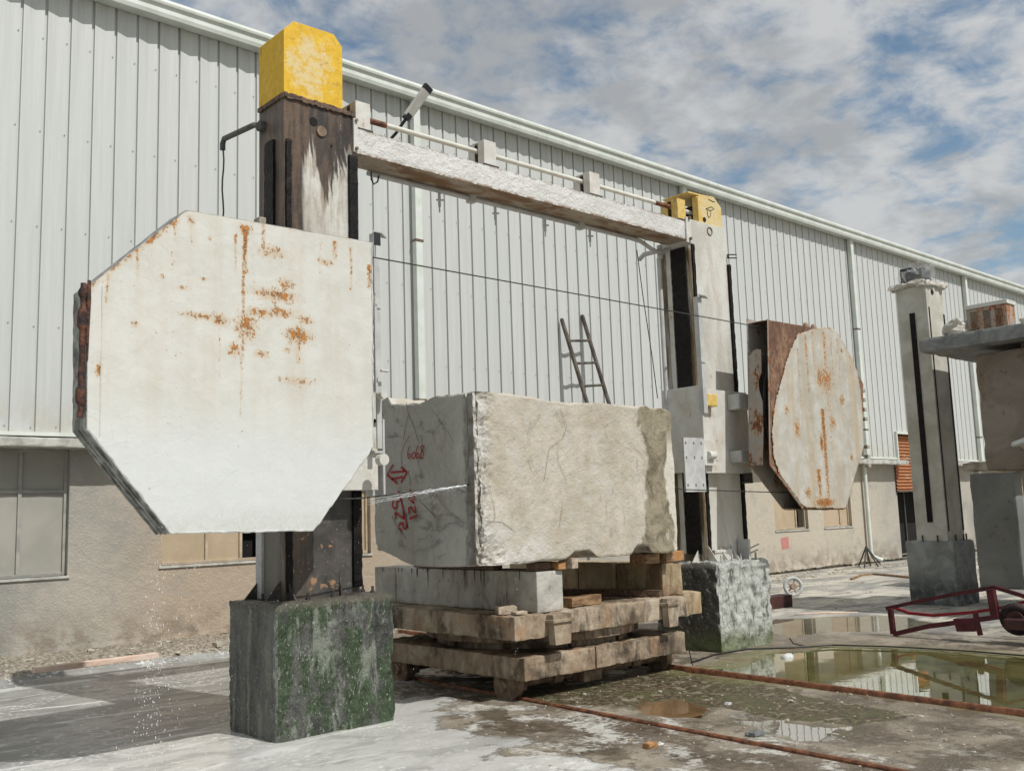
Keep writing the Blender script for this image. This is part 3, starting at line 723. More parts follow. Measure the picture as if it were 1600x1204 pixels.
# masonry with openings
def wallholes(b, x0, x1, z0, z1, y, depth, holes):
    X = sorted({x0, x1, *[h[0] for h in holes], *[h[1] for h in holes]}); Z = sorted({z0, z1, *[h[2] for h in holes], *[h[3] for h in holes]})
    for i in range(len(X)-1):
        for k in range(len(Z)-1):
            cx, cz = (X[i]+X[i+1])/2, (Z[k]+Z[k+1])/2
            if any(h[0] < cx < h[1] and h[2] < cz < h[3] for h in holes): continue
            b.poly([(X[i], y, Z[k]), (X[i+1], y, Z[k]), (X[i+1], y, Z[k+1]), (X[i], y, Z[k+1])])
    for h in holes:
        a, c, d, e = h
        b.poly([(a, y, d), (a, y+depth, d), (a, y+depth, e), (a, y, e)]); b.poly([(c, y, d), (c, y+depth, d), (c, y+depth, e), (c, y, e)])
        b.poly([(a, y, d), (c, y, d), (c, y+depth, d), (a, y+depth, d)]); b.poly([(a, y, e), (c, y, e), (c, y+depth, e), (a, y+depth, e)])
wins = [(.9, 4.47, 1.08, 2.775), (5.75, 9.34, 1.13, 2.775), (12.2, 15.8, 1.1, 2.775), (21.4, 22.93, 1.08, 2.775), (23.7, 25.15, 1.08, 2.775), (35, 38, 1.08, 2.775), (42, 45, 1.08, 2.775)]
door = (27.86, 31.2, 0.0, 2.775)
b = MB(); wallholes(b, WX0, WX1, .16, 2.775, 13.95, .30, wins+[(door[0], door[1], .16, 2.775)])
link('masonry_wall', b, 'stucco', shed)
# ragged stucco skirt over a set-back footing
b = MB(); bm = b.bm; n = 900; prev = None
for i in range(n+1):
    xx = WX0+(WX1-WX0)*i/n
    zz_ = .075+.045*mn.fractal(Vector((xx*1.7, 0, 2)), .8, 2.1, 4)+.02*mn.noise(Vector((xx*9, 0, 0)))
    cur = [bm.verts.new((xx, 13.95, .16)), bm.verts.new((xx, 13.935+.01*mn.noise(Vector((xx*5, 3, 0))), zz_)), bm.verts.new((xx, 14.05, zz_))]
    if prev and not (door[0] < xx < door[1]):
        bm.faces.new((prev[0], cur[0], cur[1], prev[1])); bm.faces.new((prev[1], cur[1], cur[2], prev[2]))
    prev = cur
link('stucco_skirt', b, 'stucco', shed, smooth=False)
b = MB(); b.box(WX0, door[0], 14.02, 14.25, -.05, .17); b.box(door[1], WX1, 14.02, 14.25, -.05, .17)
link('footing', b, 'apron', shed)
def window(x0, x1, z0, z1, muls, trans, tan, dark=None):
    f = MB(); w = .045; y0, y1 = 14.03, 14.09
    f.box(x0, x0+w, y0, y1, z0, z1); f.box(x1-w, x1, y0, y1, z0, z1); f.box(x0+w, x1-w, y0+.002, y1, z1-w, z1); f.box(x0+w, x1-w, y0+.002, y1, z0, z0+w)
    xs = [x0]+list(muls)+[x1]
    for q in muls: f.box(q-w/2, q+w/2, y0+.004, y1, z0+w, z1-w)
    if trans: f.box(x0+w, x1-w, y0+.006, y1, trans-w/2, trans+w/2)
    fo = link('window', f, 'frame_tan' if tan else 'frame', shed, bevel=.004)
    p = MB()
    for a, c in zip(xs, xs[1:]):
        if dark and dark[0] < (a+c)/2 < dark[1]: continue
        p.box(a+.02, c-.02, 14.065, 14.08, z0+.02, z1-.02)
    link('window_board', p, 'board_tan' if tan else 'board', fo)
    s = MB(); s.box(x0-.03, x1+.03, 13.925, 14.05, z0-.035, z0); link('window_sill', s, 'ledge', fo, bevel=.005)
window(.9, 4.47, 1.08, 2.775, (1.6, 2.3, 3.05, 3.87), 2.21, False)
window(5.75, 9.34, 1.13, 2.775, (6.48, 7.03, 7.62, 8.4), None, True, (7.03, 7.6))
window(12.2, 15.8, 1.1, 2.775, (13, 14, 15), None, True)
window(21.4, 22.93, 1.08, 2.775, (22.5,), None, True, (22.5, 22.9))
window(23.7, 25.15, 1.08, 2.775, (24.7,), None, True)
window(35, 38, 1.08, 2.775, (36, 37), None, True)
window(42, 45, 1.08, 2.775, (43, 44), None, True)
# back plane (black sheet in place of the unlit interior), roof, gable ends
b = MB(); b.box(WX0, WX1, 14.6, 14.7, 0, 9.3); link('interior_dark_sheet', b, 'black', shed)
b = MB(); b.prism([(13.52, 9.47), (13.52, 9.505), (38, 12.0), (38, 11.9)], 'x', WX0, WX1); link('roof', b, 'roof', shed)
b = MB()
for xx in (WX0, WX1): b.box(xx-.06, xx+.06, 13.9, 38, 0, 9.4)
b.box(WX0, WX1, 37.9, 38, 0, 11.8); link('rear_walls', b, 'clad', shed)
# gutter: U channel with a rolled lip
b = MB()
b.prism([(13.79, 9.265), (13.55, 9.235), (13.53, 9.29), (13.53, 9.385), (13.515, 9.40), (13.49, 9.405), (13.48, 9.44), (13.49, 9.475), (13.56, 9.47), (13.79, 9.46)], 'x', WX0, WX1)
link('gutter', b, 'trim', shed)
b = MB()
for k in range(12):
    xx = 2.1+k*5.7
    b.prism([(13.785, 9.262), (13.548, 9.231), (13.526, 9.288), (13.526, 9.387), (13.512, 9.401), (13.486, 9.406), (13.476, 9.44), (13.486, 9.479), (13.56, 9.474)], 'x', xx-.02, xx+.02)
link('gutter_joints', b, 'trim', shed)
for xx in (2.62, 10.27, 18.12, 25.82, 33.42, 41.1, 48.8):
    b = MB(); b.box(xx-.075, xx+.075, 13.655, 13.775, 2.91, 9.26)
    o = link('downpipe', b, 'trim', shed, bevel=.012)
    b = MB(); b.box(xx-.085, xx+.085, 13.645, 13.785, 3.72, 3.76); b.box(xx-.085, xx+.085, 13.645, 13.785, 6.6, 6.64); link('pipe_strap', b, 'brown_steel', o)
    b = MB(); b.tube([(xx+.03, 13.84, 2.76), (xx+.03, 13.84, .34), (xx+.05, 13.80, .22), (xx+.22, 13.62, .10)], .055, 12); link('lower_pipe', b, 'trim', o, smooth=True)
# shutter
b = MB(); bm = b.bm; rowsz = []; nz = 17*8
for i in range(nz+1):
    z = 2.02+(3.66-2.02)*i/nz; yy = 13.90+.022*math.sin(2*math.pi*i/8)
    rowsz.append([bm.verts.new((xx, yy, z)) for xx in (SH[0]+.02, SH[0]+1.0, SH[1]-.02)])
for A, B in zip(rowsz, rowsz[1:]):
    for i in range(2): bm.faces.new((A[i], A[i+1], B[i+1], B[i]))
link('roller_shutter', b, 'shutter', shed, smooth=True)
b = MB(); b.box(SH[0]+.02, SH[1]-.02, 13.88, 13.93, 1.98, 2.02); b.box(door[0], door[0]+.05, 13.98, 14.04, 0, 2.0); b.box(door[0]+.9, door[0]+.96, 14.2, 14.26, 0, 2.1)
link('shutter_rail', b, 'dark_steel', shed)
b = MB(); b.poly([(p[0], 13.945, p[1]) for p in [(21.594,0.896),(21.944,0.914),(21.937,0.626),(21.617,0.610)]])
link('pink_paint_mark', b, 'pink_mark', shed)
# apron rubble and debris at the wall foot
b = MB()
for i in range(260):
    xx = random.uniform(1.8, 12.5); yy = random.uniform(12.35, 13.8); r = random.uniform(.012, .05)
    v = b.ico((xx, yy, .085+r*.2), r, 1, (random.uniform(.8, 1.8), random.uniform(.7, 1.3), random.uniform(.3, .7)))
    for q in v: q.co += Vector((random.uniform(-1, 1), random.uniform(-1, 1), random.uniform(-1, 1)))*r*.25
for i in range(240):
    xx = random.uniform(16, 26); yy = random.uniform(12.6, 13.9); r = random.uniform(.012, .06)
    v = b.ico((xx, yy, r*.3), r, 1, (random.uniform(.8, 1.8), random.uniform(.7, 1.3), random.uniform(.3, .7)))
o = struct(link('rubble', b, 'rubble'), 'stuff')
o = link('long_plank', roughbox(*(lambda a, c: (a[0], c[0], a[1]-.05, a[1]+.06, .125, .185))((3.483,11.915), (4.881,11.417)), .06, .008, .004, 5, 3), 'plank_pink')
o.rotation_euler.z = -.0
tag(o, 'long pinkish plank lying on the broken apron at the foot of the shed wall', 'plank')
b = roughbox(5.9, 7.6, 12.45, 12.60, .09, .15, .05, .012, .012, 5, 8)
tag(link('kerb_strip', b, 'rubble'), 'pale broken kerb piece behind the mossy concrete base', 'kerb')

# ------------------------------------------------------------------ wall lamp and ladder
la = thing('wall_lamp', 'long grey lamp head on an arm by the gutter of the shed', 'lamp', (9.9, 13.5, 8.4))
A = Vector((9.75, 13.25, 8.66)); B = Vector((10.06, 13.02, 9.22)); d = (B-A).normalized(); s_ = d.cross(Vector((0.3, -1, .35))).normalized(); u_ = s_.cross(d)
def orient(b, p0, p1, w, h):
    bm = b.bm; V = []
    for p in (p0, p1):
        for a, c in ((-1, -1), (1, -1), (1, 1), (-1, 1)): V.append(bm.verts.new(p+s_*w*a+u_*h*c))
    for f in ((0, 1, 2, 3), (7, 6, 5, 4), (0, 4, 5, 1), (1, 5, 6, 2), (2, 6, 7, 3), (3, 7, 4, 0)): bm.faces.new([V[i] for i in f])
b = MB(); orient(b, A, B-d*.08, .085, .035); link('lamp_head', b, 'lamp_body', la, bevel=.02)
b = MB(); orient(b, B-d*.085, B+d*.01, .090, .040); orient(b, A-d*.05, A+d*.06, .05, .06); link('lamp_cap', b, 'lamp_dark', la, bevel=.006)
b = MB(); b.tube([A, A-d*.16, Vector((9.66, 13.45, 8.42)), Vector((9.66, 13.79, 8.30))], .028, 10); link('lamp_arm', b, 'lamp_dark', la, smooth=True)

ld = thing('ladder', 'old wooden ladder leaning on the shed wall behind the stone block', 'ladder', (14.4, 12.2, 0))
def ladp(t, side):   # t along, 0 top
    top = (Vector((13.876, 13.719, 5.571)), Vector((14.529, 13.763, 5.732)))[side]; lo = (Vector((14.003, 13.272, 3.932)), Vector((14.657, 13.272, 3.929)))[side]
    return top+(lo-top)*t
for sd in (0, 1):
    t0 = ladp(0, sd); d_ = ladp(1, sd)-t0; tb = t0+d_*(t0.z/(-d_.z))
    b = MB(); b.tube([t0, tb], .042, 8); link('rail', b, 'ladder', ld)
b = MB()
for sd in (0, 1): b.ico(ladp(0, sd), .046, 1)
link('rail_tip', b, 'ladder', ld)
z = 5.13
while z > .2:
    a = ladp(0, 0); dd = ladp(1, 0)-a; p = a+dd*((a.z-z)/(-dd.z)); a2 = ladp(0, 1); dd2 = ladp(1, 1)-a2; p2 = a2+dd2*((a2.z-z-.07)/(-dd2.z))
    b = MB(); b.cyl(p, p2, .026, 8); link('rung', b, 'ladder', ld); z -= .475

# ------------------------------------------------------------------ concrete bases
def base_fn(p, o):
    if o.z > .93: p = p+Vector((0, -.012*(1 if o.y < 7.3 else 0), 0))*smooth01(.93, .97, o.z)
    return p
bl = roughbox(3.83, 4.955, 7.06, 7.86, -.05, 1.06, .02, .040, .013, 8., 2., None, chip=.8, det=6)
tag(link('concrete_base', bl, 'moss_block', smooth=True), 'dark wet concrete base green with moss under the left post', 'concrete base', 'concrete bases of the saw posts')
bl = roughbox(9.68, 10.76, 7.15, 8.1, -.05, 1.05, .02, .02, .032, 7., 5., base_fn, chip=1., det=6)
tag(link('concrete_base', bl, 'lime_block', smooth=True), 'rough whitewashed concrete base under the right post beside the puddle', 'concrete base', 'concrete bases of the saw posts')
bl = roughbox(15.93, 16.73, 7.1, 7.90, -.05, 1.045, .05, .02, .008, 6., 9., None)
tag(link('concrete_base', bl, 'grey_block', smooth=True), 'smooth grey concrete base under the far cream pillar', 'concrete base', 'concrete bases of the saw posts')

# ------------------------------------------------------------------ wire saw gantry
G_ = thing('wire_saw_gantry', 'tall white steel wire saw gantry with two octagonal wheel housings', 'stone saw', (7.3, 7.5, 1.05))
b = MB(); b.box(4.07, 4.79, 7.35, 7.80, 1.05, 5.43); pl = link('post', b, 'post_l', G_, bevel=.004); pl['label'] = 'left post streaked with black and brown oil'
b = MB(); b.box(9.75, 10.57, 7.35, 7.80, 1.05, 5.345); pr = link('post', b, 'post_r', G_, bevel=.004); pr['label'] = 'right post, white with oily edges'
# greasy guide strips
def strip(parent, x0, x1, y0, y1, z0, z1, seed):
    return link('guide_strip', roughbox(x0, x1, y0, y1, z0, z1, .03, .004, .006, 14., seed, xs=[x0, (x0+x1)/2, x1], ys=[y0, (y0+y1)/2, y1]), 'grease', parent, smooth=True)
strip(pl, 4.045, 4.075, 7.50, 7.66, 1.7, 5.06, 1); strip(pl, 4.085, 4.135, 7.325, 7.36, 1.12, 5.02, 2); strip(pl, 4.725, 4.812, 7.318, 7.36, 1.12, 5.02, 3)
strip(pr, 9.725, 9.755, 7.40, 7.62, 1.15, 4.98, 4); strip(pr, 9.80, 9.855, 7.33, 7.36, 1.15, 5.02, 5); strip(pr, 10.545, 10.60, 7.32, 7.36, 1.15, 4.86, 6)
b = MB(); b.box(9.725, 9.75, 7.63, 7.70, 1.15, 5.03); link('guide_edge', b, 'white_paint', pr)
b = MB(); b.box(4.045, 4.07, 7.70, 7.80, 1.06, 2.35); link('guide_edge', b, 'grey_paint', pl)
# hole and swung cover on left post
b = MB(); c = (4.368,5.249); b.cyl((c[0], 7.352, c[1]), (c[0], 7.346, c[1]), .042, 24); link('access_hole', b, 'black', pl)
c = (4.446,5.175); b = MB(); b.cyl((c[0], 7.348, c[1]), (c[0], 7.334, c[1]), .050, 24); link('hole_cover', b, 'brown_steel', pl, bevel=.002)
b = MB(); c = (4.552,5.065); b.cyl((c[0], 7.352, c[1]), (c[0], 7.344, c[1]), .012, 12); link('bolt_hole', b, 'black', pl)
c = (10.214,5.251); b = MB(); b.ring((c[0], 7.345, c[1]), (0, 1, 0), .05, .007, 28, 6); link('cover_ring', b, 'brown_steel', pr)
# yellow caps
b = MB(); b.prism([(4.068, 5.435), (4.66, 5.435), (4.67, 5.46), (4.67, 6.045), (4.58, 6.145), (4.165, 6.135), (4.068, 6.03)], 'y', 7.34, 7.80)
yc = link('top_cap', b, 'yellow', G_, bevel=.003); yc['label'] = 'tall worn yellow cap'
b = MB(); bm = b.bm
for i in range(24):
    x0_ = 4.068+(4.79-4.068)*i/24; x1_ = x0_+.0305; b.box(x0_, x1_, 7.333-.006*random.random(), 7.352, 5.405-.012*random.random(), 5.438+.010*random.random())
for i in range(16):
    y0_ = 7.34+.46*i/16; b.box(4.058-.005*random.random(), 4.075, y0_, y0_+.03, 5.405-.015*random.random(), 5.44)
link('cap_sealant', b, 'wood_dark', yc)
b = MB(); t_ = .02
b.prism([(10.03, 5.35), (10.53, 5.35), (10.53, 5.63), (10.38, 5.75), (10.10, 5.73), (10.03, 5.68)], 'y', 7.37, 7.39)     # front plate
b.prism([(9.86, 5.73), (10.38, 5.75), (10.53, 5.63), (10.53, 5.35), (10.51, 5.35), (10.51, 5.62), (10.37, 5.73), (9.86, 5.71)], 'y', 7.39, 7.80)
b.box(10.03, 10.05, 7.39, 7.46, 5.35, 5.70)
yr = link('top_cap', b, 'yellow_pale', G_, bevel=.002); yr['label'] = 'small open yellow cap with a chamfered corner'
b = MB(); b.box(10.10, 10.48, 7.42, 7.76, 5.35, 5.62); link('gear_box', b, 'grease', yr, bevel=.02)
b = MB(); c = (10.146,5.400); b.cyl((c[0], 7.371, c[1]), (c[0], 7.364, c[1]), .032, 20); link('cap_hole', b, 'black', yr)
b = MB()
for px in ([(10.190,5.554),(10.318,5.605),(10.372,5.589),(10.285,5.546),(10.190,5.554)], [(10.215,5.533),(10.222,5.466),(10.247,5.445),(10.277,5.467),(10.298,5.540)], [(10.258,5.697),(10.353,5.681),(10.396,5.689)]):
    b.tube([(p[0], 7.366, p[1]) for p in px], .0035, 5)
link('pen_mark', b, 'cable', yr)
# cross beam
def beam_fn(p, o): return p
bb = roughbox(4.795, 9.745, 7.35, 7.68, 5.06, 5.30, .05, .006, .004, 12., 3., None, det=4)
m = M('peeling_white_beam'); P_ = m.xyz(); N = m.nrm()
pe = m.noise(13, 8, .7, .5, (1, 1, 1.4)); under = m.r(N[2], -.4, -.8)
col = m.mix(m.r(m.noise(4, 5), .35, .65), (.60, .59, .55), (.68, .67, .64))
col = m.mix(m.op('MULTIPLY', m.r(m.vor(30, (1, 1, 1.3), 'DISTANCE_TO_EDGE'), .05, .01), m.r(pe, .42, .58)), col, (.34, .31, .27))
col = m.mix(m.op('MULTIPLY', m.op('MAXIMUM', m.r(P_[2], 5.275, 5.305), m.r(P_[2], 5.10, 5.06)), m.r(pe, .42, .55)), col, (.23, .13, .07))
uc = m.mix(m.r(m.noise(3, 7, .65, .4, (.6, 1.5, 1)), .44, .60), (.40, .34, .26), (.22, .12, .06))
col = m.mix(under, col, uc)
m.bump(m.op('ADD', m.op('MULTIPLY', pe, 2.), m.noise(40, 5)), .009)
MAT['beam'] = m.fin(col, .55)
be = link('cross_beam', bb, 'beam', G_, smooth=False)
b = MB(); b.box(9.70, 9.80, 7.325, 7.345, 5.02, 5.35); b.box(4.775, 4.82, 7.32, 7.345, 5.06, 5.38)
link('beam_flange', b, 'white_paint', be, bevel=.003)
b = MB()
for z in (5.34, 5.07):
    b.cyl((9.76, 7.325, z), (9.76, 7.30, z), .02, 6); b.cyl((4.80, 7.325, z+.02), (4.80, 7.30, z+.02), .016, 6)
link('flange_bolt', b, 'brown_steel', be)
# bearing brackets with shaft
for x0_, x1_, mt in ((4.85, 5.01, 'white_paint'), (6.43, 6.595, 'white_paint'), (8.03, 8.20, 'white_paint'), (9.64, 9.80, 'yellow_pale')):
    b = MB(); b.box(x0_, x1_, 7.40, 7.415, 5.335, 5.60); b.box(x0_, x1_, 7.415, 7.66, 5.585, 5.60); b.box(x1_-.015, x1_, 7.415, 7.66, 5.335, 5.585); b.box(x0_, x1_, 7.645, 7.66, 5.335, 5.585)
    b.box(x0_, x0_+.012, 7.415, 7.50, 5.335, 5.585); b.box(x0_, x0_+.012, 7.56, 7.645, 5.335, 5.585)
    k = link('bearing_bracket', b, mt, be, bevel=.002)
    if mt != 'white_paint': k['label'] = 'pale yellow bearing bracket beside the right cap'
    b = MB(); b.box(x0_-.01, x1_+.02, 7.38, 7.66, 5.305, 5.333); link('bracket_foot', b, 'dark_steel', k)
b = MB(); b.cyl((4.7, 7.53, 5.50), (10.2, 7.53, 5.52), .026, 16); link('drive_shaft', b, 'pipe_white', be, smooth=True)
b = MB(); b.cyl((5.01, 7.53, 5.501), (5.28, 7.53, 5.502), .029, 16); b.cyl((4.70, 7.53, 5.50), (4.86, 7.53, 5.50), .033, 12); b.cyl((9.35, 7.53, 5.517), (9.64, 7.53, 5.518), .029, 12); link('rusty_shaft_sleeve', b, 'rail', be, smooth=True)
# spray pipe under the beam with taps
b = MB(); b.tube([(5.15, 7.66, 5.03), (9.0, 7.66, 5.03), (9.2, 7.66, 5.02), (9.42, 7.66, 4.95), (9.58, 7.66, 4.93), (9.70, 7.66, 5.0)], .026, 10); wp = link('water_pipe', b, 'grey_paint', be, smooth=True)
for px in [(6.026,5.005),(6.787,5.016),(7.536,5.011),(8.272,5.005)]:
    b = MB(); b.cyl((px[0], 7.66, 5.02), (px[0], 7.66, 4.86), .015, 8); b.cyl((px[0]-.045, 7.65, 4.92), (px[0]+.045, 7.65, 4.935), .010, 6); b.cyl((px[0], 7.66, 4.86), (px[0], 7.66, 4.80), .009, 6)
    link('tap', b, 'grey_paint', wp)
b = MB()
for px in [(6.455,5.050),(8.110,5.023)]: b.box(px[0]-.04, px[0]+.04, 7.62, 7.70, 4.985, 5.06)
link('pipe_clip', b, 'grey_paint', wp)
b = MB(); cc = [(5.082,4.984),(5.081,4.907),(5.110,4.863),(5.154,4.897),(5.170,4.964)]
b.tube([(p[0], 7.5, p[1]) for p in cc], .008, 6); link('wire_loop', b, 'cable', be)
b = MB(); b.tube([(9.62, 7.72, 4.98), (9.60, 7.95, 4.98), (9.62, 8.05, 4.94)], .03, 10); b.cyl((9.66, 7.74, 5.06), (9.66, 7.74, 4.88), .035, 12); link('pipe_elbow', b, 'grey_paint', wp)
b = MB(); b.tube([(9.66, 7.76, 4.9), (9.665, 7.76, 3.0), (9.67, 7.76, 1.35), (9.60, 7.70, 1.22), (9.40, 7.65, 1.12)], .03, 10); link('standpipe', b, 'grey_paint', G_, smooth=True)
b = MB(); b.tube([(9.4, 7.9, 5.0), (9.5, 7.92, 4.4), (9.6, 7.9, 3.6), (9.66, 7.9, 3.1)], .006, 5); link('hanging_cord', b, 'cable', G_)
# outrigger pipe with dripping hose, left
b = MB(); b.tube([(4.07, 7.72, 5.25), (4.0, 7.76, 5.26), (4.0, 8.36, 5.32), (4.0, 8.39, 5.28), (4.0, 8.39, 5.22)], .026, 10); b.cyl((4.07, 7.73, 5.25), (4.03, 7.73, 5.25), .05, 12)
o = link('outrigger_pipe', b, 'hose', G_, smooth=True)
b = MB(); b.tube([(4.0+.008*math.sin(k*1.3), 8.38, 5.22-.1*k) for k in range(24)], .008, 6); link('drip_hose', b, 'hose', o)
# foot gussets + anchor bolts
def gusset(b, x, y, dx, dy, h=.17, w=.15):
    if dx: b.prism([(x, 1.05), (x+dx*w, 1.05), (x, 1.05+h)], 'y', y-.006, y+.006)
    else: b.prism([(y, 1.05), (y+dy*w, 1.05), (y, 1.05+h)], 'x', x-.006, x+.006)
b = MB(); gusset(b, 4.07, 7.42, -1, 0); gusset(b, 4.07, 7.78, -1, 0); gusset(b, 4.79, 7.5, 1, 0); gusset(b, 4.10, 7.35, 0, -1); gusset(b, 4.6, 7.35, 0, -1, .22, .03)
link('foot_gusset', b, 'dark_steel', pl)
b = MB()
for xx, yy in ((4.2, 7.2), (4.45, 7.22), (3.95, 7.5), (4.9, 7.3), (4.93, 7.5)): b.cyl((xx, yy, 1.04), (xx, yy, 1.12), .012, 8); b.cyl((xx, yy, 1.055), (xx, yy, 1.08), .022, 6)
link('anchor_bolt', b, 'dark_steel', pl)
b = MB()
for xx in (9.80, 10.02, 10.25, 10.5): gusset(b, xx, 7.35, 0, -1, .20, .14)
gusset(b, 9.75, 7.45, -1, 0); gusset(b, 10.57, 7.45, 1, 0)
b.box(9.86, 10.22, 7.30, 7.345, 1.05, 1.19)
link('foot_gusset', b, 'white_paint', pr, bevel=.002)
b = MB(); b.box(10.38, 10.42, 7.17, 7.33, 1.05, 1.30); b.cyl((10.6, 7.3, 1.18), (10.85, 7.34, 1.22), .010, 6); b.cyl((10.6, 7.3, 1.12), (10.82, 7.34, 1.15), .010, 6)
for xx in (9.9, 10.12, 10.3, 10.62): b.cyl((xx, 7.24, 1.04), (xx, 7.24, 1.13), .013, 8)
link('anchor_bolt', b, 'grey_paint', pr)
# carriages
b = MB(); b.box(9.68, 10.62, 7.22, 7.345, 2.12, 3.15); b.box(9.655, 9.679, 7.21, 7.83, 2.14, 3.19)
cr = link('carriage', b, 'white_paint', G_, bevel=.004); cr['label'] = 'white carriage plate clamped round the right post'
b = MB(); b.box(9.60, 9.665, 7.05, 7.07, 1.89, 2.53)
b.bm.clear(); b.box(9.05, 9.43, 7.05, 7.075, 1.89, 2.52); link('bolted_plate', b, 'grey_paint', cr, bevel=.003)
b = MB()
for xx in (9.09, 9.24, 9.38):
    for z in (2.47, 2.30, 1.98): b.cyl((xx, 7.05, z), (xx, 7.035, z), .014, 6)
link('plate_bolt', b, 'grey_paint', cr)
b = MB(); b.box(9.43, 9.665, 7.06, 7.22, 2.2, 2.5); b.cyl((9.5, 7.05, 2.32), (9.62, 7.05, 2.32), .05, 12); link('plate_arm', b, 'white_paint', cr, bevel=.004)
def lug(x0, x1, z0, z1, mt, y0=7.10):
    b = MB(); b.box(x0, x1, y0, 7.219, z0, z1); return link('lug', b, mt, cr, bevel=.015)
q = [(9.625,3.077),(9.854,2.924)]; lug(q[0][0], q[1][0], q[1][1], q[0][1], 'yellow_pale', 7.12)['label'] = 'small faded yellow lug'
q = [(9.647,2.387),(9.813,2.259)]; lug(q[0][0], q[1][0], q[1][1], q[0][1], 'white_paint', 7.12)
q = [(10.184,3.100),(10.437,2.904)]; lug(q[0][0], q[1][0], q[1][1], q[0][1], 'grey_paint', 7.04)
q = [(10.162,2.392),(10.391,2.245)]; lug(q[0][0], q[1][0], q[1][1], q[0][1], 'grey_paint', 7.04)
b = MB(); b.box(10.42, 10.46, 7.1, 7.2, 2.0, 2.12); b.box(10.36, 10.46, 7.1, 7.2, 1.99, 2.01); link('stop_hook', b, 'dark_steel', cr)
b = MB(); b.box(4.0, 4.88, 7.16, 7.30, 1.95, 3.05); cl = link('carriage', b, 'white_paint', G_, bevel=.004); cl['label'] = 'white carriage plate behind the left wheel housing'
q = [(4.862,2.572),(4.980,2.291),(4.858,2.288),(4.976,2.092)]
b = MB(); X0, X1 = 4.80, 4.935; b.box(X0, X1, 7.13, 7.15, 2.54, 2.57); b.box(X1-.02, X1, 7.13, 7.25, 1.9, 2.54); b.box(X0, X1-.02, 7.13, 7.25, 2.27, 2.29); b.box(X0, X1-.02, 7.24, 7.25, 1.9, 2.54); b.box(X0, X1-.02, 7.13, 7.24, 2.54, 2.568)
link('carriage_bracket', b, 'grey_paint', cl)
b = MB(); b.cyl((4.80, 7.0, 2.76), (4.80, 6.93, 2.76), .035, 12); b.cyl((4.79, 7.0, 2.20), (4.79, 6.93, 2.20), .05, 12); b.cyl((4.78, 6.95, 2.97), (4.86, 6.95, 2.97), .012, 6); link('carriage_bolt', b, 'white_paint', cl)
# upright angle irons with flat tops
b = MB(); b.box(4.725, 4.735, 6.95, 7.02, 2.78, 4.19); b.box(4.735, 4.79, 7.01, 7.02, 2.78, 4.19); b.box(4.79, 4.84, 7.03, 7.05, 2.3, 4.0)
ai = link('upright_angle', b, 'grey_paint', cl, bevel=.001)
b = MB(); b.prism([(4.715, 6.94), (4.80, 6.94), (4.94, 7.06), (4.86, 7.06)], 'z', 4.195, 4.21); link('flat_top', b, 'lamp_body', ai)
b = MB(); b.box(4.728, 4.795, 6.945, 6.951, 4.08, 4.19); link('end_plate', b, 'lamp_dark', ai)
b = MB(); b.box(9.545, 9.62, 7.10, 7.11, 2.83, 4.26); b.box(9.545, 9.555, 7.11, 7.17, 2.83, 4.26)
ai = link('upright_angle', b, 'grey_paint', cr, bevel=.001)
b = MB(); b.prism([(9.47, 7.04), (9.62, 7.04), (9.80, 7.13), (9.66, 7.14)], 'z', 4.262, 4.272); link('flat_top', b, 'grey_paint', ai)

# --- octagonal housings
OCT_L = [(2.87, 3.95), (4.47, 3.975), (4.455, 2.28), (3.90, 1.63), (2.79, 1.65), (2.215, 2.35), (2.20, 3.295)]
OCT_R = [(10.26, 3.96), (10.10, 2.19), (10.75, 1.65), (11.77, 1.63), (12.33, 2.43), (12.50, 3.31), (11.89, 3.98)]
def gridplate(outline, y, step, wave, seed, ragged=0., back=True, th=.006):
    """front plate clipped to an outline, finely divided so that it can carry dents and rust weights"""
    xs = [p[0] for p in outline]; zs = [p[1] for p in outline]
    bm = bmesh.new(); x0, x1, z0, z1 = min(xs), max(xs), min(zs), max(zs)
    nx = int((x1-x0)/step)+1; nz = int((z1-z0)/step)+1
    V = [[bm.verts.new((x0+(x1-x0)*i/nx, 0, z0+(z1-z0)*k/nz)) for i in range(nx+1)] for k in range(nz+1)]
    for k in range(nz):
        for i in range(nx): bm.faces.new((V[k][i], V[k][i+1], V[k+1][i+1], V[k+1][i]))
    n = len(outline); area = sum(outline[i][0]*outline[(i+1) % n][1]-outline[(i+1) % n][0]*outline[i][1] for i in range(n))
    for i in range(n):
        a, c = outline[i], outline[(i+1) % n]; dx, dz = c[0]-a[0], c[1]-a[1]
        nn = Vector((dz, 0, -dx)) if area > 0 else Vector((-dz, 0, dx))
        geo = bm.verts[:]+bm.edges[:]+bm.faces[:]
        bmesh.ops.bisect_plane(bm, geom=geo, plane_co=(a[0], 0, a[1]), plane_no=nn, clear_outer=True)
    for v in bm.verts:
        d = mn.fractal(Vector((v.co.x*2, seed, v.co.z*2)), .8, 2.1, 3)
        v.co.y = y+wave*d
    return bm
def put_rust(o, streaks, blots, edges=None, base=None):
    at = o.data.attributes.new('rust', 'FLOAT', 'POINT'); off = o.matrix_world.translation
    ox, oz = G_.location.x, G_.location.z; out = []
    for v in o.data.vertices:
        x, z = v.co.x+ox, v.co.z+oz; w = base(x, z) if base else 0.
        for (sx, z1), (_, z0), hw, I in streaks:
            if z0-.02 < z < z1+.02 and abs(x-sx) < hw*3:
                w = max(w, I*math.exp(-((x-sx-.006*mn.noise(Vector((0, sx, z*6))))/hw)**2)*(1-.45*(z1-z)/(z1-z0+1e-6)))
        for (bx, bz), rx, rz, I in blots:
            rx *= 1.4; rz *= 1.4
            e = ((x-bx)/rx)**2+((z-bz)/rz)**2
            if e < 5: w = max(w, I*math.exp(-e*.9))
        out.append(w)
    at.data.foreach_set('value', out)
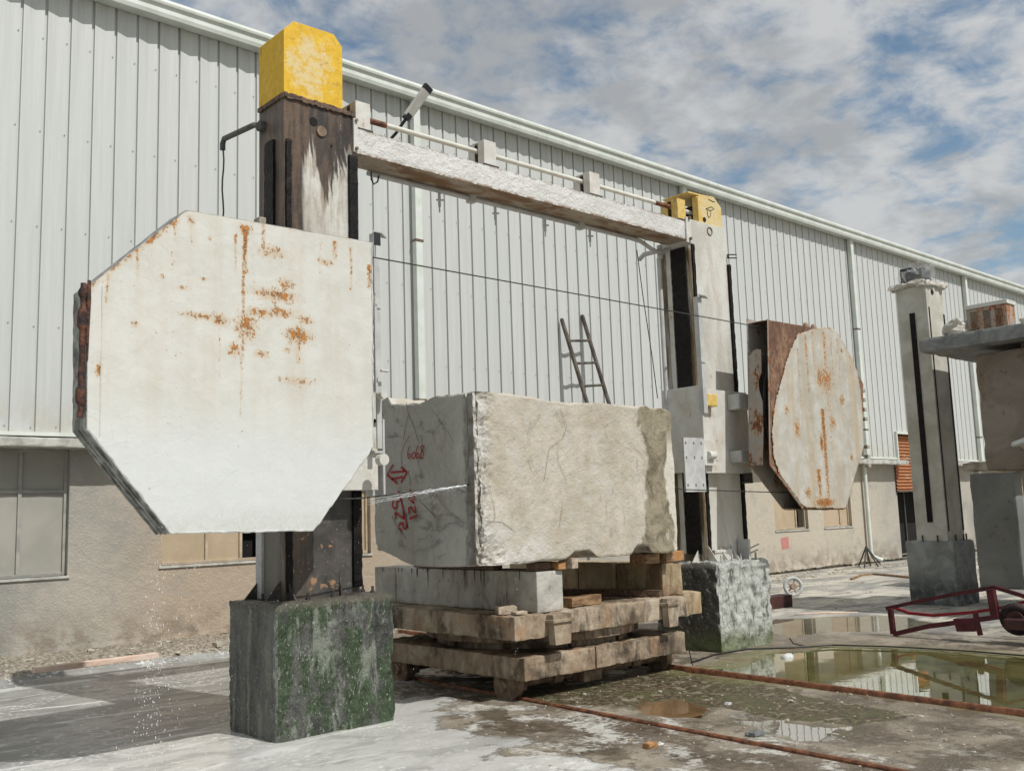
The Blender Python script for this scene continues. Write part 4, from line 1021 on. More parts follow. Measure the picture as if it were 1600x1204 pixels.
ST_L = [((3.330,3.890),(3.331,3.560),.020,.85),((3.316,3.607),(3.313,2.904),.013,.62),((3.303,2.927),(3.300,2.476),.008,.5),((3.478,3.957),(3.478,3.706),.018,.55),
 ((3.253,3.818),(3.254,3.573),.013,.50),((3.131,3.172),(3.134,2.748),.009,.34),((4.111,3.910),(4.110,3.778),.028,.5),((4.262,3.892),(4.258,3.561),.013,.55),
 ((4.440,3.758),(4.437,3.584),.022,.7),((2.525,3.585),(2.528,3.399),.013,.4),((3.777,3.168),(3.781,2.917),.025,.5),((2.914,3.913),(2.916,3.713),.009,.35),((3.580,3.421),(3.580,3.271),.02,.42),
 ((2.791,3.834),(2.793,3.730),.016,.45),((2.325,3.383),(2.320,3.215),.014,.55),((3.393,3.892),(3.391,2.527),.012,.16),((2.774,3.690),(2.785,2.860),.03,.14),((3.975,3.888),(3.971,3.367),.03,.15)]
BL_L = [((3.580,3.416),.13,.035,.62),((3.673,3.518),.05,.03,.55),((3.136,3.173),.045,.035,.62),((2.994,3.185),.10,.022,.50),((3.338,3.156),.06,.08,.60),((3.447,3.266),.10,.03,.50),((3.634,3.282),.09,.03,.52),
 ((3.771,3.122),.085,.045,.62),((3.247,2.965),.035,.035,.55),((3.463,2.950),.05,.022,.5),((3.845,3.251),.04,.03,.48),((3.553,3.753),.09,.035,.46),((4.021,3.738),.05,.02,.48),((2.905,3.883),.02,.03,.5),((3.052,3.774),.012,.012,.5),
 ((3.006,3.461),.012,.012,.6),((2.704,3.437),.02,.015,.4),((2.849,3.373),.04,.015,.36),((2.284,2.749),.013,.03,.75),((3.677,2.998),.03,.02,.42),((3.770,2.767),.12,.03,.36),((2.512,3.077),.018,.014,.5),((3.330,3.890),.03,.025,.8)]
def edge_l(x, z):
    d = min(pdist(x, z, [OCT_L[6], OCT_L[0]], False), .7*pdist(x, z, [OCT_L[0], OCT_L[1]], False)+.02)
    w = .62*math.exp(-(d/.035)**2) if x < 2.9 else .36*math.exp(-(d/.03)**2)
    return w*(.55+.9*mn.noise(Vector((x*9, z*9, 0))))
bm = gridplate(OCT_L, 6.60, .0125, .004, 3.)
hl = link('wheel_housing', bm, 'house_l', G_, smooth=True); hl['label'] = 'big cream octagonal wheel housing with rust runs, on the left'
put_rust(hl, ST_L, BL_L, None, edge_l)
def side_strip(name, pts, y0, y1, mat, parent, inset=0., amp=.006, closed=False):
    bm = bmesh.new(); P = list(pts); rows = []
    for (a, c) in zip(P, P[1:]):
        L_ = math.hypot(c[0]-a[0], c[1]-a[1]); n = max(2, int(L_/.03))
        for i in range(n+1):
            x, z = a[0]+(c[0]-a[0])*i/n, a[1]+(c[1]-a[1])*i/n
            r = []
            for k in range(9):
                y = y0+(y1-y0)*k/8; q = amp*mn.fractal(Vector((x*9, y*30, z*9)), .7, 2.1, 4)
                r.append(bm.verts.new((x+q, y, z+q*.5)))
            rows.append(r)
    for A, B in zip(rows, rows[1:]):
        for k in range(8): bm.faces.new((A[k], A[k+1], B[k+1], B[k]))
    bmesh.ops.remove_doubles(bm, verts=bm.verts[:], dist=.0006)
    o = link(name, bm, mat, parent, smooth=False)
    md = o.modifiers.new('solid', 'SOLIDIFY'); md.thickness = .008; md.offset = 0
    return o
side_strip('side_plate', [OCT_L[3], OCT_L[4], OCT_L[5], OCT_L[6], OCT_L[0], OCT_L[1]], 6.604, 6.875, 'house_side', hl)
b = MB(); b.prism(OCT_L, 'y', 6.872, 6.88); link('back_plate', b, 'house_side', hl)
b = MB()          # ribs along the lower diagonal and white lime crust at the lower edge
for k, yy in enumerate((6.68, 6.76, 6.83)):
    pts = [(OCT_L[5][0]-.006, yy, OCT_L[5][1]-.004), ((OCT_L[5][0]+OCT_L[4][0])/2-.008, yy, (OCT_L[5][1]+OCT_L[4][1])/2-.008), (OCT_L[4][0]-.004, yy, OCT_L[4][1]-.008)]
    b.tube(pts, .008, 6)
link('side_rib', b, 'house_side', hl)
b = MB(); edge = [OCT_L[1], OCT_L[2], OCT_L[3], OCT_L[4], OCT_L[5]]
for a, c in zip(edge, edge[1:]):
    n = int(math.hypot(c[0]-a[0], c[1]-a[1])/.035)
    b.tube([(a[0]+(c[0]-a[0])*i/n+random.uniform(-.003, .003), 6.602+random.uniform(-.004, .004), a[1]+(c[1]-a[1])*i/n+random.uniform(-.004, .004)) for i in range(n+1)], [random.uniform(.005, .011) for i in range(n+1)], 6)
link('lime_crust', b, 'wheel_white', hl, smooth=True)
b = MB(); b.tube([(x, 6.5975, z) for x, z in [(2.292,3.313),(2.295,2.993),(2.294,2.647),(2.298,2.305)]], .0035, 6); link('weld_seam', b, 'house_l', hl, smooth=True)
b = MB()
for a, c in zip(OCT_L, OCT_L[1:]+OCT_L[:1]):
    if a == OCT_L[1]: continue
    b.tube([(a[0], 6.606, a[1]), ((a[0]+c[0])/2, 6.606, (a[1]+c[1])/2), (c[0], 6.606, c[1])], .0055, 6)
link('rim_outline', b, 'house_side', hl, smooth=True)  # dark grey outline along the rim of the plate
b = MB(); rp = []
zt, zb = 3.32, 2.42
n = 34
for i in range(n+1):
    z = zt+(zb-zt)*i/n; rp.append((2.175+.008*mn.noise(Vector((0, 0, z*9))), 6.615, z))
rr = [.020+.006*mn.noise(Vector((3, 0, p[2]*11)))+(.014 if (3.02 < p[2] < 3.16 or 3.22 < p[2] < 3.28 or 2.5 < p[2] < 2.62) else 0) for p in rp]
b.tube(rp, rr, 10); b.tube([(2.205, 6.598, z) for z in (3.34, 3.2, 3.0, 2.8)], [.012, .016, .010, .006], 8)
link('hinge_rod', b, 'rust_rod', hl, smooth=True)
b = MB(); b.box(3.50, 3.56, 6.70, 6.80, 3.955, 4.05); link('lifting_lug', b, 'rubble', hl, bevel=.012)
b = MB(); b.box(3.23, 3.36, 6.70, 6.80, 3.95, 3.985); link('lifting_lug', b, 'rubble', hl, bevel=.008)
b = MB(); b.tube([(3.18+.02*i, 6.598, 2.95-.01*i) for i in range(2)], .002, 5); b.bm.clear()
# wheel in each housing (its rim shows at the open side)
def wheel(cx, cz, R, parent):
    b = MB(); b.ring((cx, 6.75, cz), (0, 1, 0), R, .03, 64, 8)
    w = link('saw_wheel', b, 'dark_steel', parent, smooth=True)
    b = MB()
    for k in range(8):
        t = k*math.pi/4; b.cyl((cx, 6.75, cz), (cx+R*math.cos(t), 6.75, cz+R*math.sin(t)), .025, 8)
    b.cyl((cx, 6.68, cz), (cx, 7.2, cz), .09, 20); link('wheel_spokes', b, 'dark_steel', w)
wheel(3.38, 2.88, 1.02, hl)

# right housing
bm = gridplate(OCT_R, 6.61, .03, .003, 8.)
hr = link('wheel_housing', bm, 'house_rust', G_, smooth=True); hr['label'] = 'rusty octagonal wheel housing with peeling white sheet, on the right'
COVER = [(10.906,3.846),(11.155,3.913),(11.363,3.968),(11.701,4.012),(11.860,3.985),(12.168,3.708),(12.350,3.450),(12.393,2.952),(12.347,2.447),(12.048,2.042),(11.757,1.636),(11.272,1.646),(10.856,1.662),(10.743,1.688),(10.498,1.885),(10.284,2.063),(10.175,2.292),(10.177,2.538),(10.237,2.811),(10.330,3.012),(10.433,3.176),(10.561,3.408),(10.668,3.578)]
# ragged white cover sheet: fan of small cells kept inside the torn outline
bm = bmesh.new(); xs = [p[0] for p in COVER]; zs = [p[1] for p in COVER]; st = .0125
nx = int((max(xs)-min(xs))/st)+1; nz = int((max(zs)-min(zs))/st)+1; D = {}
def cv(i, k):
    if (i, k) not in D: D[(i, k)] = bm.verts.new((min(xs)+i*st, 6.594+.004*mn.fractal(Vector((i*.05, 3, k*.05)), .8, 2.1, 3), min(zs)+k*st))
    return D[(i, k)]
for i in range(nx):
    for k in range(nz):
        x, z = min(xs)+(i+.5)*st, min(zs)+(k+.5)*st
        j = .012*mn.fractal(Vector((x*18, 0, z*18)), .7, 2.1, 3) if x < 10.95 else 0
        if sdf(x, z, COVER)+j > 0: bm.faces.new((cv(i, k), cv(i+1, k), cv(i+1, k+1), cv(i, k+1)))
co = link('cover_sheet', bm, 'house_r', hr, smooth=True)
sv = co.modifiers.new('solid', 'SOLIDIFY'); sv.thickness = .004; sv.offset = 0
ST_R = [((11.529,3.925),(11.318,2.408),.035,.34),((11.356,2.903),(11.186,1.680),.028,.62),((11.070,3.837),(10.908,2.721),.022,.36),((10.867,3.653),(10.682,2.553),.018,.30),((11.695,3.856),(11.577,2.914),.014,.30),
 ((11.836,2.926),(11.768,2.250),.01,.2),((11.245,3.897),(11.132,3.057),.016,.32),((11.860,3.872),(11.741,2.837),.02,.26),((11.156,2.121),(11.066,1.682),.03,.55),((12.160,3.769),(12.077,3.110),.012,.25)]
BL_R = [((11.507,3.313),.12,.14,.46),((10.736,2.634),.06,.09,.44),((11.351,3.319),.05,.10,.5),((11.871,3.055),.05,.06,.44),((11.252,1.718),.18,.05,.62),((12.004,2.295),.035,.035,.55),((11.953,3.724),.02,.02,.6),((11.584,2.747),.07,.07,.4),((10.522,2.864),.04,.05,.42),((10.880,1.843),.06,.05,.45),((11.283,2.489),.03,.09,.6)]
def edge_r(x, z): return .45*math.exp(-(pdist(x, z, COVER)/.022)**2)*(.7+.8*mn.noise(Vector((x*8, z*8, 4))))
put_rust(co, [(a, c, w*1.7, I*1.05) for a, c, w, I in ST_R], BL_R, None, edge_r)
side_strip('side_plate', [OCT_R[0], OCT_R[6], OCT_R[5], OCT_R[4], OCT_R[3], OCT_R[2]], 6.614, 6.88, 'house_rust', hr, amp=.012)
bt = [(10.24, 4.02), (10.105, 2.19), (10.75, 1.66), (11.77, 1.64), (12.33, 2.43), (12.50, 3.31), (11.89, 3.98)]
b = MB(); b.prism(bt, 'y', 6.885, 6.893); link('back_plate', b, 'house_inner', hr)
bm = bmesh.new()   # worn plate half closing the open side
pr_ = [(6.895, 2.19), (6.70, 2.19), (6.685, 2.6), (6.69, 2.95), (6.735, 3.10), (6.745, 3.22), (6.70, 3.32), (6.70, 3.60), (6.76, 3.62), (6.82, 3.60), (6.865, 3.55), (6.895, 3.58)]
def xat(z): return 10.10+(z-2.19)*(.155/1.77)-.004
A = [bm.verts.new((xat(z), y, z)) for y, z in pr_]; B = [bm.verts.new((xat(z)+.008, y, z)) for y, z in pr_]
bm.faces.new(A); bm.faces.new(B[::-1])
for i in range(len(A)): bm.faces.new((A[i], B[i], B[(i+1) % len(A)], A[(i+1) % len(A)]))
link('open_side_plate', bm, 'house_inner', hr)
b = MB(); b.tube([(10.262, 6.605, 3.97), (10.185, 6.605, 3.1), (10.10, 6.605, 2.19)], .008, 6); b.tube([(10.10, 6.605, 2.19), (10.42, 6.60, 1.93), (10.75, 6.605, 1.66)], [.010, .016, .014], 6)
link('torn_edge', b, 'cabinet', hr)
b = MB()
for k in range(7):
    z = 3.25-.13*k-(.25 if k > 3 else 0); b.box(12.46-.0*k, 12.53, 6.60, 6.66, z-.05, z)
link('hinge', b, 'rubble', hr, bevel=.01)
b = MB()
for q in [(11.372,4.036),(11.563,4.056)]: b.cyl((q[0], 6.75, 3.97), (q[0], 6.75, 4.04), .038, 16); b.ico((q[0], 6.75, 4.04), .038, 2)
link('lifting_lug', b, 'wheel_rust', hr, smooth=True)
wheel(11.3, 2.88, 1.02, hr)
# wire
b = MB(); b.tube([(3.38, 6.75, 3.90), (4.6, 6.75, 3.90), (10.2, 6.75, 3.90), (11.3, 6.75, 3.90)], .006, 6)
b.tube([(3.38, 6.75, 1.86), (4.4, 6.75, 1.868), (5.56, 6.75, 1.975), (8.3, 6.75, 1.96), (8.6, 6.75, 1.91), (10.5, 6.75, 1.86), (11.3, 6.75, 1.86)], .006, 6)
link('saw_wire', b, 'wire', G_)
# black bracket on the right post edge
b = MB(); c = (10.783,4.995); b.box(10.60, 10.66, 7.38, 7.44, c[1]-.02, c[1]+.02)
for dz in (-.02, .025): b.cyl((10.64, 7.41, c[1]+dz), (10.80, 7.36, c[1]+dz+.015), .008, 6)
link('cable_stub', b, 'cable', pr)

# ------------------------------------------------------------------ rails
def rail(x0, x1, w, hgt, lab):
    bm = bmesh.new(); rows = []
    n = 220
    for i in range(n+1):
        y = -2+14.3*i/n; x = x0+(x1-x0)*(y-2)/8+.006*mn.noise(Vector((y*1.5, x0, 0))); q = .003*mn.noise(Vector((y*8, x0, 2)))
        rows.append([bm.verts.new(p) for p in ((x-w, y, -.04), (x-w*.8, y, hgt*.7+q), (x-w*.45, y, hgt+q), (x+w*.45, y, hgt+q), (x+w*.8, y, hgt*.7+q), (x+w, y, -.04))])
    for A, B in zip(rows, rows[1:]):
        for k in range(5): bm.faces.new((A[k], A[k+1], B[k+1], B[k]))
    tag(link('rail', bm, 'rail', smooth=True), lab, 'rail', 'rails under the stone cart')
rail(6.02, 6.36, .028, .035, 'thin rusty rail nearer the camera under the stone cart')
rail(8.17, 8.58, .042, .055, 'thick rusty rail bordering the green puddle')

# ------------------------------------------------------------------ cart
ct = thing('stone_cart', 'heavy muddy turntable cart on rails carrying the stone block', 'rail cart', (7.3, 7.9, 0))
def sl_fn(p, o): return p
link('lower_deck', roughbox(6.12, 8.45, 6.70, 9.05, .20, .405, .025, .010, .010, 9., 1.), 'slab_low', ct, smooth=True)
link('upper_deck', roughbox(5.98, 8.46, 6.66, 9.25, .575, .785, .025, .010, .010, 9., 4.), 'slab_up', ct, smooth=True)
b = MB(); b.cyl((7.3, 7.85, .405), (7.3, 7.85, .48), 1.02, 64); b.cyl((7.3, 7.85, .48), (7.3, 7.85, .572), 1.13, 64); link('turntable', b, 'slab_low', ct, smooth=False)
b = MB()
for t in range(10):
    a = t*.62; b.box(7.3+1.04*math.cos(a)-.03, 7.3+1.04*math.cos(a)+.03, 7.85+1.04*math.sin(a)-.03, 7.85+1.04*math.sin(a)+.03, .41, .47)
link('turntable_roller', b, 'wood_dark', ct, bevel=.01)
def cap_post(x0, x1, z0, z1, y0, mt, lip=True):
    b = MB(); b.prism([(x0+.02, z0), (x1-.02, z0), (x1, z1-.05), (x1, z1), (x0, z1), (x0, z1-.05)], 'y', y0, 6.655)
    if lip: b.box(x0-.02, x1+.02, y0-.02, 6.655, z1-.075, z1-.045)
    return link('end_cap', b, mt, ct, bevel=.006)
cap_post(6.38, 6.62, .50, .775, 6.57, 'slab_up'); cap_post(8.02, 8.20, .50, .79, 6.57, 'slab_up')
link('end_block', roughbox(8.47, 8.80, 6.72, 7.2, .56, .80, .04, .012, .01, 6., 7.), 'spacer_b', ct, smooth=True)
b = MB(); b.box(7.05, 7.24, 6.682, 6.697, .21, .415); link('joint_plate', b, 'slab_low', ct)
for yy, zl in ((7.02, 1),):
    pass
for xx in (6.22, 8.40):
    for yy in (7.02, 8.7):
        b = MB(); b.cyl((xx-.07, yy, .13), (xx-.025, yy, .13), .155, 28); b.cyl((xx-.025, yy, .13), (xx+.07, yy, .13), .125, 28); w = link('wheel', b, 'brown_steel', ct, bevel=.006, smooth=True)
        b = MB(); b.cyl((xx-.11, yy, .13), (xx-.07, yy, .13), .055, 16); b.cyl((xx+.09, yy, .13), (xx+.16, yy, .13), .085, 6); link('axle_box', b, 'brown_steel', w, bevel=.006)
for yy in (7.02, 8.7):
    b = MB(); b.cyl((6.25, yy, .13), (8.4, yy, .13), .042, 14); b.cyl((6.75, yy, .13), (6.87, yy, .13), .065, 14); b.cyl((7.9, yy, .13), (8.02, yy, .13), .065, 14); link('axle', b, 'brown_steel', ct)
b = MB(); b.box(7.02, 7.28, 6.83, 7.12, .06, .17); b.cyl((7.05, 6.95, .19), (7.32, 6.95, .19), .05, 14); link('drive_motor', b, 'brown_steel', ct, bevel=.02)
b = MB(); b.tube([(8.46, 6.75, .42), (8.50, 6.70, .2), (8.52, 6.68, .05)], .006, 6); link('loose_cable', b, 'cable', ct)
b = MB(); b.box(8.36, 8.42, 8.1, 8.16, .35, .56); b.box(8.2, 8.26, 8.6, 8.66, .35, .56); link('turn_stop', b, 'dark_steel', ct)
for yy in (7.3, 7.9, 8.5):
    b = MB(); b.box(6.35, 8.2, yy, yy+.1, .13, .198); link('cross_member', b, 'wood_dark', ct)

# sawn spacer stones, two rows
ys_ = [(6.70, 7.13, 'front stone, palest, with a sunlit end'), (7.135, 7.86, 'second stone back, with short drip stains'), (7.865, 8.94, 'third stone back, long and stained'), (8.955, 9.35, 'last one by the mossy base')]
for i, (a, c, lb) in enumerate(ys_):
    o = link('spacer_stone', roughbox(6.31, 6.65, a, c, .79, 1.165, .035, .007, .004, 6., i*3.1), 'spacer_w', smooth=True)
    tag(o, 'pale spacer in the left row on the cart, '+lb, 'stone', 'sawn spacer stones under the block')
ys_ = [(6.80, 7.45, .85, 'front stone with a tan sunlit end'), (7.47, 8.0, .86, 'second stone back, pale edged'), (8.02, 9.2, .84, 'back stone in deep shade')]
for i, (a, c, q, lb) in enumerate(ys_):
    o = link('spacer_stone', roughbox(8.24-(0 if i == 0 else .04), 8.57, a, c, .79, 1.13, .035, .009, .006, 6., 20+i*3.1), 'spacer_b', smooth=True)
    tag(o, 'brown spacer in the right row on the cart, '+lb, 'stone', 'sawn spacer stones under the block')
b = MB(); random.seed(3)
for i in range(16):
    y = random.uniform(6.9, 9.2); L_ = random.uniform(.02, .10) if i % 4 else random.uniform(.12, .2)
    b.tube([(6.306, y, 1.165), (6.3045, y+.002, 1.165-L_*.6), (6.307, y, 1.165-L_)], [.004, .003, .001], 5)
struct(link('drip_stain', b, 'wood_dark'), 'stuff')
def plank(x0, x1, y0, y1, z0, z1, mt, lab, rot=0., sd=1.):
    o = link('wood_block', roughbox(x0, x1, y0, y1, z0, z1, .03, .006, .005, 9., sd), mt, smooth=False)
    tag(o, lab, 'wood', 'wooden blocks and wedges on the cart'); o.rotation_euler.z = rot; return o
plank(6.33, 6.60, 6.74, 6.86, 1.17, 1.245, 'wood_dark', 'dark wood packing on the front pale spacer stone', 0, 1)
plank(6.56, 6.66, 6.66, 6.86, 1.17, 1.235, 'wood_org', 'orange wood block on the front corner of the pale spacer stone', 0, 2)
plank(6.30, 6.42, 7.3, 8.6, 1.172, 1.24, 'wood_dark', 'long dark wood strip under the left side of the block', 0, 3)
plank(7.9, 8.12, 6.72, 6.95, 1.145, 1.25, 'wood', 'reddish wood block left of two on the right spacer row', 0, 4)
plank(8.20, 8.32, 6.70, 6.95, 1.145, 1.25, 'wood', 'middle brown wood block on the right spacer row', 0, 5)
plank(8.34, 8.60, 6.78, 6.95, 1.145, 1.25, 'wood_org', 'wide orange wood block at the end of the right spacer row', 0, 6)
plank(7.92, 8.05, 6.75, 8.2, .79, .86, 'wood_dark', 'dark reddish wood bar lying on the upper deck by the right spacer row', .28, 7)
plank(6.85, 7.32, 6.82, 6.98, .79, .88, 'wood', 'light brown wood bar lying on the upper deck between the spacer rows', .1, 8)
plank(6.04, 6.22, 6.86, 7.02, .79, .86, 'wood_pale', 'pale wood offcut on the front left corner of the upper deck', -.5, 9)
plank(6.08, 6.20, 6.72, 6.82, .79, .82, 'wood_pale', 'thin pale wood chip in front of the offcut', -.3, 10)
plank(6.12, 6.24, 8.95, 9.1, .79, .83, 'wood_dark', 'small dark wood scrap on the deck beside the mossy base', .5, 11)
plank(6.70, 6.80, 6.64, 6.80, 1.17, 1.27, 'wood_pale', 'pale leaning wedge under the front edge of the block', .2, 12)

# ------------------------------------------------------------------ marble block
BX0, BX1, BY0, BY1, BZ0, BZ1 = 5.56, 8.31, 6.62, 8.25, 1.245, 2.80
bxs = lines([(BX0, BX1, .022)]); bys = lines([(BY0, 6.738, .02), (6.738, 6.742, .004), (6.742, 6.758, .008), (6.758, 6.762, .004), (6.762, BY1, .024)])
bzs = lines([(BZ0, 1.968, .022), (1.968, 1.972, .004), (1.972, BZ1, .022)])
def blk(p, o):
    n1 = mn.fractal(o*1.6+Vector((4, 0, 0)), .8, 2.1, 4); n2 = mn.fractal(o*9., .75, 2.1, 5)
    # quarried relief: strong beside the front left corner and low on the front face
    if o.y < BY0+.001:
        k = 1.3*math.exp(-((o.x-BX0)/(.13+.10*n1))**2)+.8*smooth01(1.75, 1.35, o.z+.5*(o.x-BX0))*smooth01(6.4, 5.7, o.x)
        p.y += .030*k*(.6+n2)+.006*n1
    if o.x < BX0+.001:
        p.x += .004*n1+.006*n2*smooth01(6.80, 6.74, o.y)
    if o.y < BY0+.001 or o.x < BX0+.001:
        pass
    if abs(o.x-BX0) < .03 and abs(o.y-BY0) < .03: 
        q = .035*(.5+mn.fractal(Vector((0, 0, o.z*5)), .8, 2.1, 4)); p.x += max(0, q); p.y += max(0, q*.6)
    # top outline
    t = smooth01(2.35, 2.80, o.z)
    dz = .02*n1
    if o.x < 6.6:
        dz += .03*smooth01(6.8, 7.4, o.y)-.03*smooth01(7.1, 7.4, o.y)*smooth01(7.98, 7.85, o.y)+.06*smooth01(7.9, 7.98, o.y)+.014*mn.noise(Vector((o.y*6, 0, 1)))
    dz += -.03*smooth01(5.7, 6.6, o.x)+.015*smooth01(7.0, 7.1, o.x)-.03*smooth01(7.9, 7.98, o.x)-.03*smooth01(8.2, 8.31, o.x)**2+.012*mn.fractal(Vector((o.x*5, o.y*2, 7)), .8, 2.1, 4)
    p.z += dz*t
    # bites out of the lower front edge
    if o.z < 1.62:
        bq = .075*math.exp(-((o.x-6.86)/.17)**4)+.085*math.exp(-((o.x-7.73)/.14)**4)+.012*(1+mn.fractal(Vector((o.x*4, 2, 0)), .8, 2.1, 4))+.05*smooth01(6.0, 6.5, o.x)*0
        bq *= smooth01(7.1, 6.7, o.y)
        tl = smooth01(1.62, 1.245, o.z)
        p.z += bq*tl
        # chamfered back left corner
        cq = smooth01(7.55, 8.2, o.y)*smooth01(6.4, 5.6, o.x); p.z += .14*cq*smooth01(1.5, 1.25, o.z)
        if o.y > 8.2: p.y -= .05*smooth01(1.6, 1.3, o.z)
    # saw cut
    if 6.741 < o.y < 6.759 and o.z > 1.970:
        if o.x < BX0+.001: p.x += .9
        elif o.x > BX1-.001: p.x -= .9
        elif o.z > BZ1-.001: p.z -= .75
    return p
bm = roughbox(BX0, BX1, BY0, BY1, BZ0, BZ1, .022, .018, .006, 5., 2., blk, bxs, bys, bzs, 1.)
sb = link('marble_block', bm, 'marble', smooth=False)
tag(sb, 'huge rough quarried stone block with red marks, half sawn on the cart', 'stone block')
def ribbon(b, pts, w, x=None, y=None):
    """flat painted stroke on the left face (x) or front face (y)"""
    P = [Vector((p[0], p[1])) for p in pts]; Q = []
    for i in range(len(P)-1):
        n = max(1, int((P[i+1]-P[i]).length/.012))
        for k in range(n): Q.append(P[i]+(P[i+1]-P[i])*k/n)
    Q.append(P[-1]); L_, R_ = [], []
    for i, p in enumerate(Q):
        d = (Q[min(i+1, len(Q)-1)]-Q[max(i-1, 0)]).normalized(); nn = Vector((-d.y, d.x))*w*(1+.35*mn.noise(Vector((p.x*40, p.y*40, 0))))
        for S_, q in ((L_, p+nn), (R_, p-nn)):
            S_.append(b.bm.verts.new((x, q.x, q.y) if x is not None else (q.x, y, q.y)))
    for i in range(len(Q)-1): b.bm.faces.new((L_[i], L_[i+1], R_[i+1], R_[i]))
def Z(pl): return pl
XL = 5.550
STROKES_RED = [[(7.886,2.220),(7.990,2.126),(7.817,2.031)],
 [(7.755,2.191),(7.654,2.132),(7.760,2.040)],
 [(7.924,2.146),(7.690,2.145)],
 [(7.908,2.082),(7.726,2.093)],
 [(7.804,1.963),(7.753,1.840),(7.708,1.725),(7.664,1.604)],
 [(7.896,1.866),(7.907,1.827),(7.873,1.789),(7.828,1.806),(7.839,1.850),(7.797,1.873),(7.758,1.840)],
 [(7.852,1.682),(7.864,1.757),(7.714,1.690),(7.731,1.757)],
 [(7.761,1.577),(7.805,1.606),(7.796,1.644),(7.744,1.655),(7.731,1.609),(7.693,1.595),(7.667,1.633)],
 [(7.635,1.740),(7.639,1.787),(7.597,1.800),(7.558,1.753),(7.523,1.746),(7.542,1.812)],
 [(7.632,1.693),(7.510,1.718)],
 [(7.643,1.886),(7.556,1.834),(7.544,1.911),(7.617,1.927)],
 [(7.616,1.970),(7.605,1.934)]]
STROKES_THIN = [[(7.603,2.381),(7.636,2.334),(7.642,2.291),(7.619,2.261),(7.594,2.281),(7.605,2.310),(7.635,2.298)],
 [(7.545,2.320),(7.570,2.293),(7.566,2.262),(7.535,2.256),(7.517,2.283),(7.526,2.312),(7.545,2.320)],
 [(7.472,2.379),(7.502,2.324),(7.511,2.275),(7.488,2.253),(7.463,2.272),(7.474,2.305),(7.503,2.293)],
 [(7.401,2.374),(7.430,2.355),(7.415,2.325),(7.385,2.295),(7.394,2.254),(7.429,2.249),(7.447,2.278),(7.415,2.318),(7.383,2.351),(7.401,2.374)]]
VEINS = [[(7.650,2.810),(7.617,2.691),(7.537,2.569),(7.459,2.399)],
 [(7.600,2.481),(7.687,2.409),(7.744,2.327),(7.747,2.212)],
 [(7.617,2.691),(7.670,2.566),(7.711,2.440)],
 [(7.465,1.859),(7.308,1.751)],
 [(7.634,2.148),(7.603,2.005)],
 [(7.918,1.729),(7.834,1.614),(7.691,1.499)],
 [(7.308,1.751),(7.219,1.701)]]
VEINS_D = [[(7.222,1.920),(7.125,1.821),(7.019,1.744),(6.871,1.674)],
 [(7.251,2.698),(7.141,2.603),(7.098,2.544),(7.013,2.468),(6.930,2.352)],
 [(7.189,2.510),(7.052,2.595)],
 [(7.210,1.336),(7.166,1.312)],
 [(7.299,2.513),(7.295,2.484),(7.270,2.482)],
 [(7.253,2.502),(7.224,2.506),(7.224,2.486),(7.250,2.476),(7.213,2.473)]]
VEINS_F = [[(6.615,2.704),(6.699,2.520),(6.636,2.412),(6.446,2.302),(6.365,2.002)],
 [(6.559,2.357),(6.567,2.173),(6.659,2.010)],
 [(7.595,2.396),(7.822,2.244)],
 [(6.601,1.780),(6.546,1.574)],
 [(5.664,1.651),(5.826,1.634),(5.989,1.543)],
 [(7.247,2.498),(7.282,2.402),(7.343,2.390)],
 [(7.119,2.384),(7.261,2.401)],
 [(7.713,2.242),(7.704,2.128),(7.740,2.029)],
 [(7.831,2.072),(7.930,1.929),(7.870,1.730)],
 [(7.265,1.551),(7.270,1.443)],
 [(5.691,1.942),(5.734,1.795),(5.746,1.673)],
 [(6.546,2.674),(6.662,2.532)],
 [(8.048,2.276),(8.154,2.190)]]
b = MB()
for s in STROKES_RED: ribbon(b, s, .011, x=XL)
for s in STROKES_THIN: ribbon(b, s, .006, x=XL)
link('painted_marking', b, 'red_mark', sb)
b = MB()
for s in VEINS: ribbon(b, s, .0035, x=XL+.001)
link('chalk_line', b, 'vein', sb)
b = MB()
for s in VEINS_D: ribbon(b, s, .0022, x=XL+.0015)
for s in VEINS_F: ribbon(b, s, .0020, y=6.6085)
link('stone_crack', b, 'vein_dark', sb)

# ------------------------------------------------------------------ water spray
b = MB(); random.seed(11)
def drop(x, y, z, r): b.ico((x, y, z), r*.6, 1, (1, 1, random.uniform(1.2, 4.5)))
for i in range(330):
    t = random.random()**.7; z = 1.6-1.58*t; drop(2.78-.06*t+random.gauss(0, .03+.05*t), 6.75+random.gauss(0, .03+.05*t), z, random.uniform(.0015, .0042))
for i in range(110):
    t = random.random(); z = 1.55-1.5*t; drop(2.98+.1*t+random.gauss(0, .05+.06*t), 6.75+random.gauss(0, .08), z, random.uniform(.0012, .0032))
for i in range(420):
    drop(random.uniform(2.6, 4.9), random.uniform(6.5, 7.1), random.uniform(.1, 1.8), random.uniform(.001, .0022))
for i in range(26): drop(5.9+random.gauss(0, .02), 6.55, random.uniform(.2, 1.2), random.uniform(.001, .003))
for w_ in range(3):
    pts = []
    for k in range(46):
        t = k/45; pts.append((5.53-1.05*t+.0*w_, 6.74+random.uniform(-.006, .006), 1.968-.115*t**1.2-.02*w_*t+random.uniform(-.004, .004)))
    b.tube(pts, [max(.0008, .0042*(1-t/46)*random.uniform(.4, 1.2)) for t in range(46)], 5)
for i in range(150):
    t = random.random(); drop(5.53-1.0*t, 6.73+random.gauss(0, .01), 1.968-.12*t-abs(random.gauss(0, .03))*(1-.3*t), random.uniform(.001, .003))
struct(link('water_spray', b, 'spray', smooth=True), 'stuff')

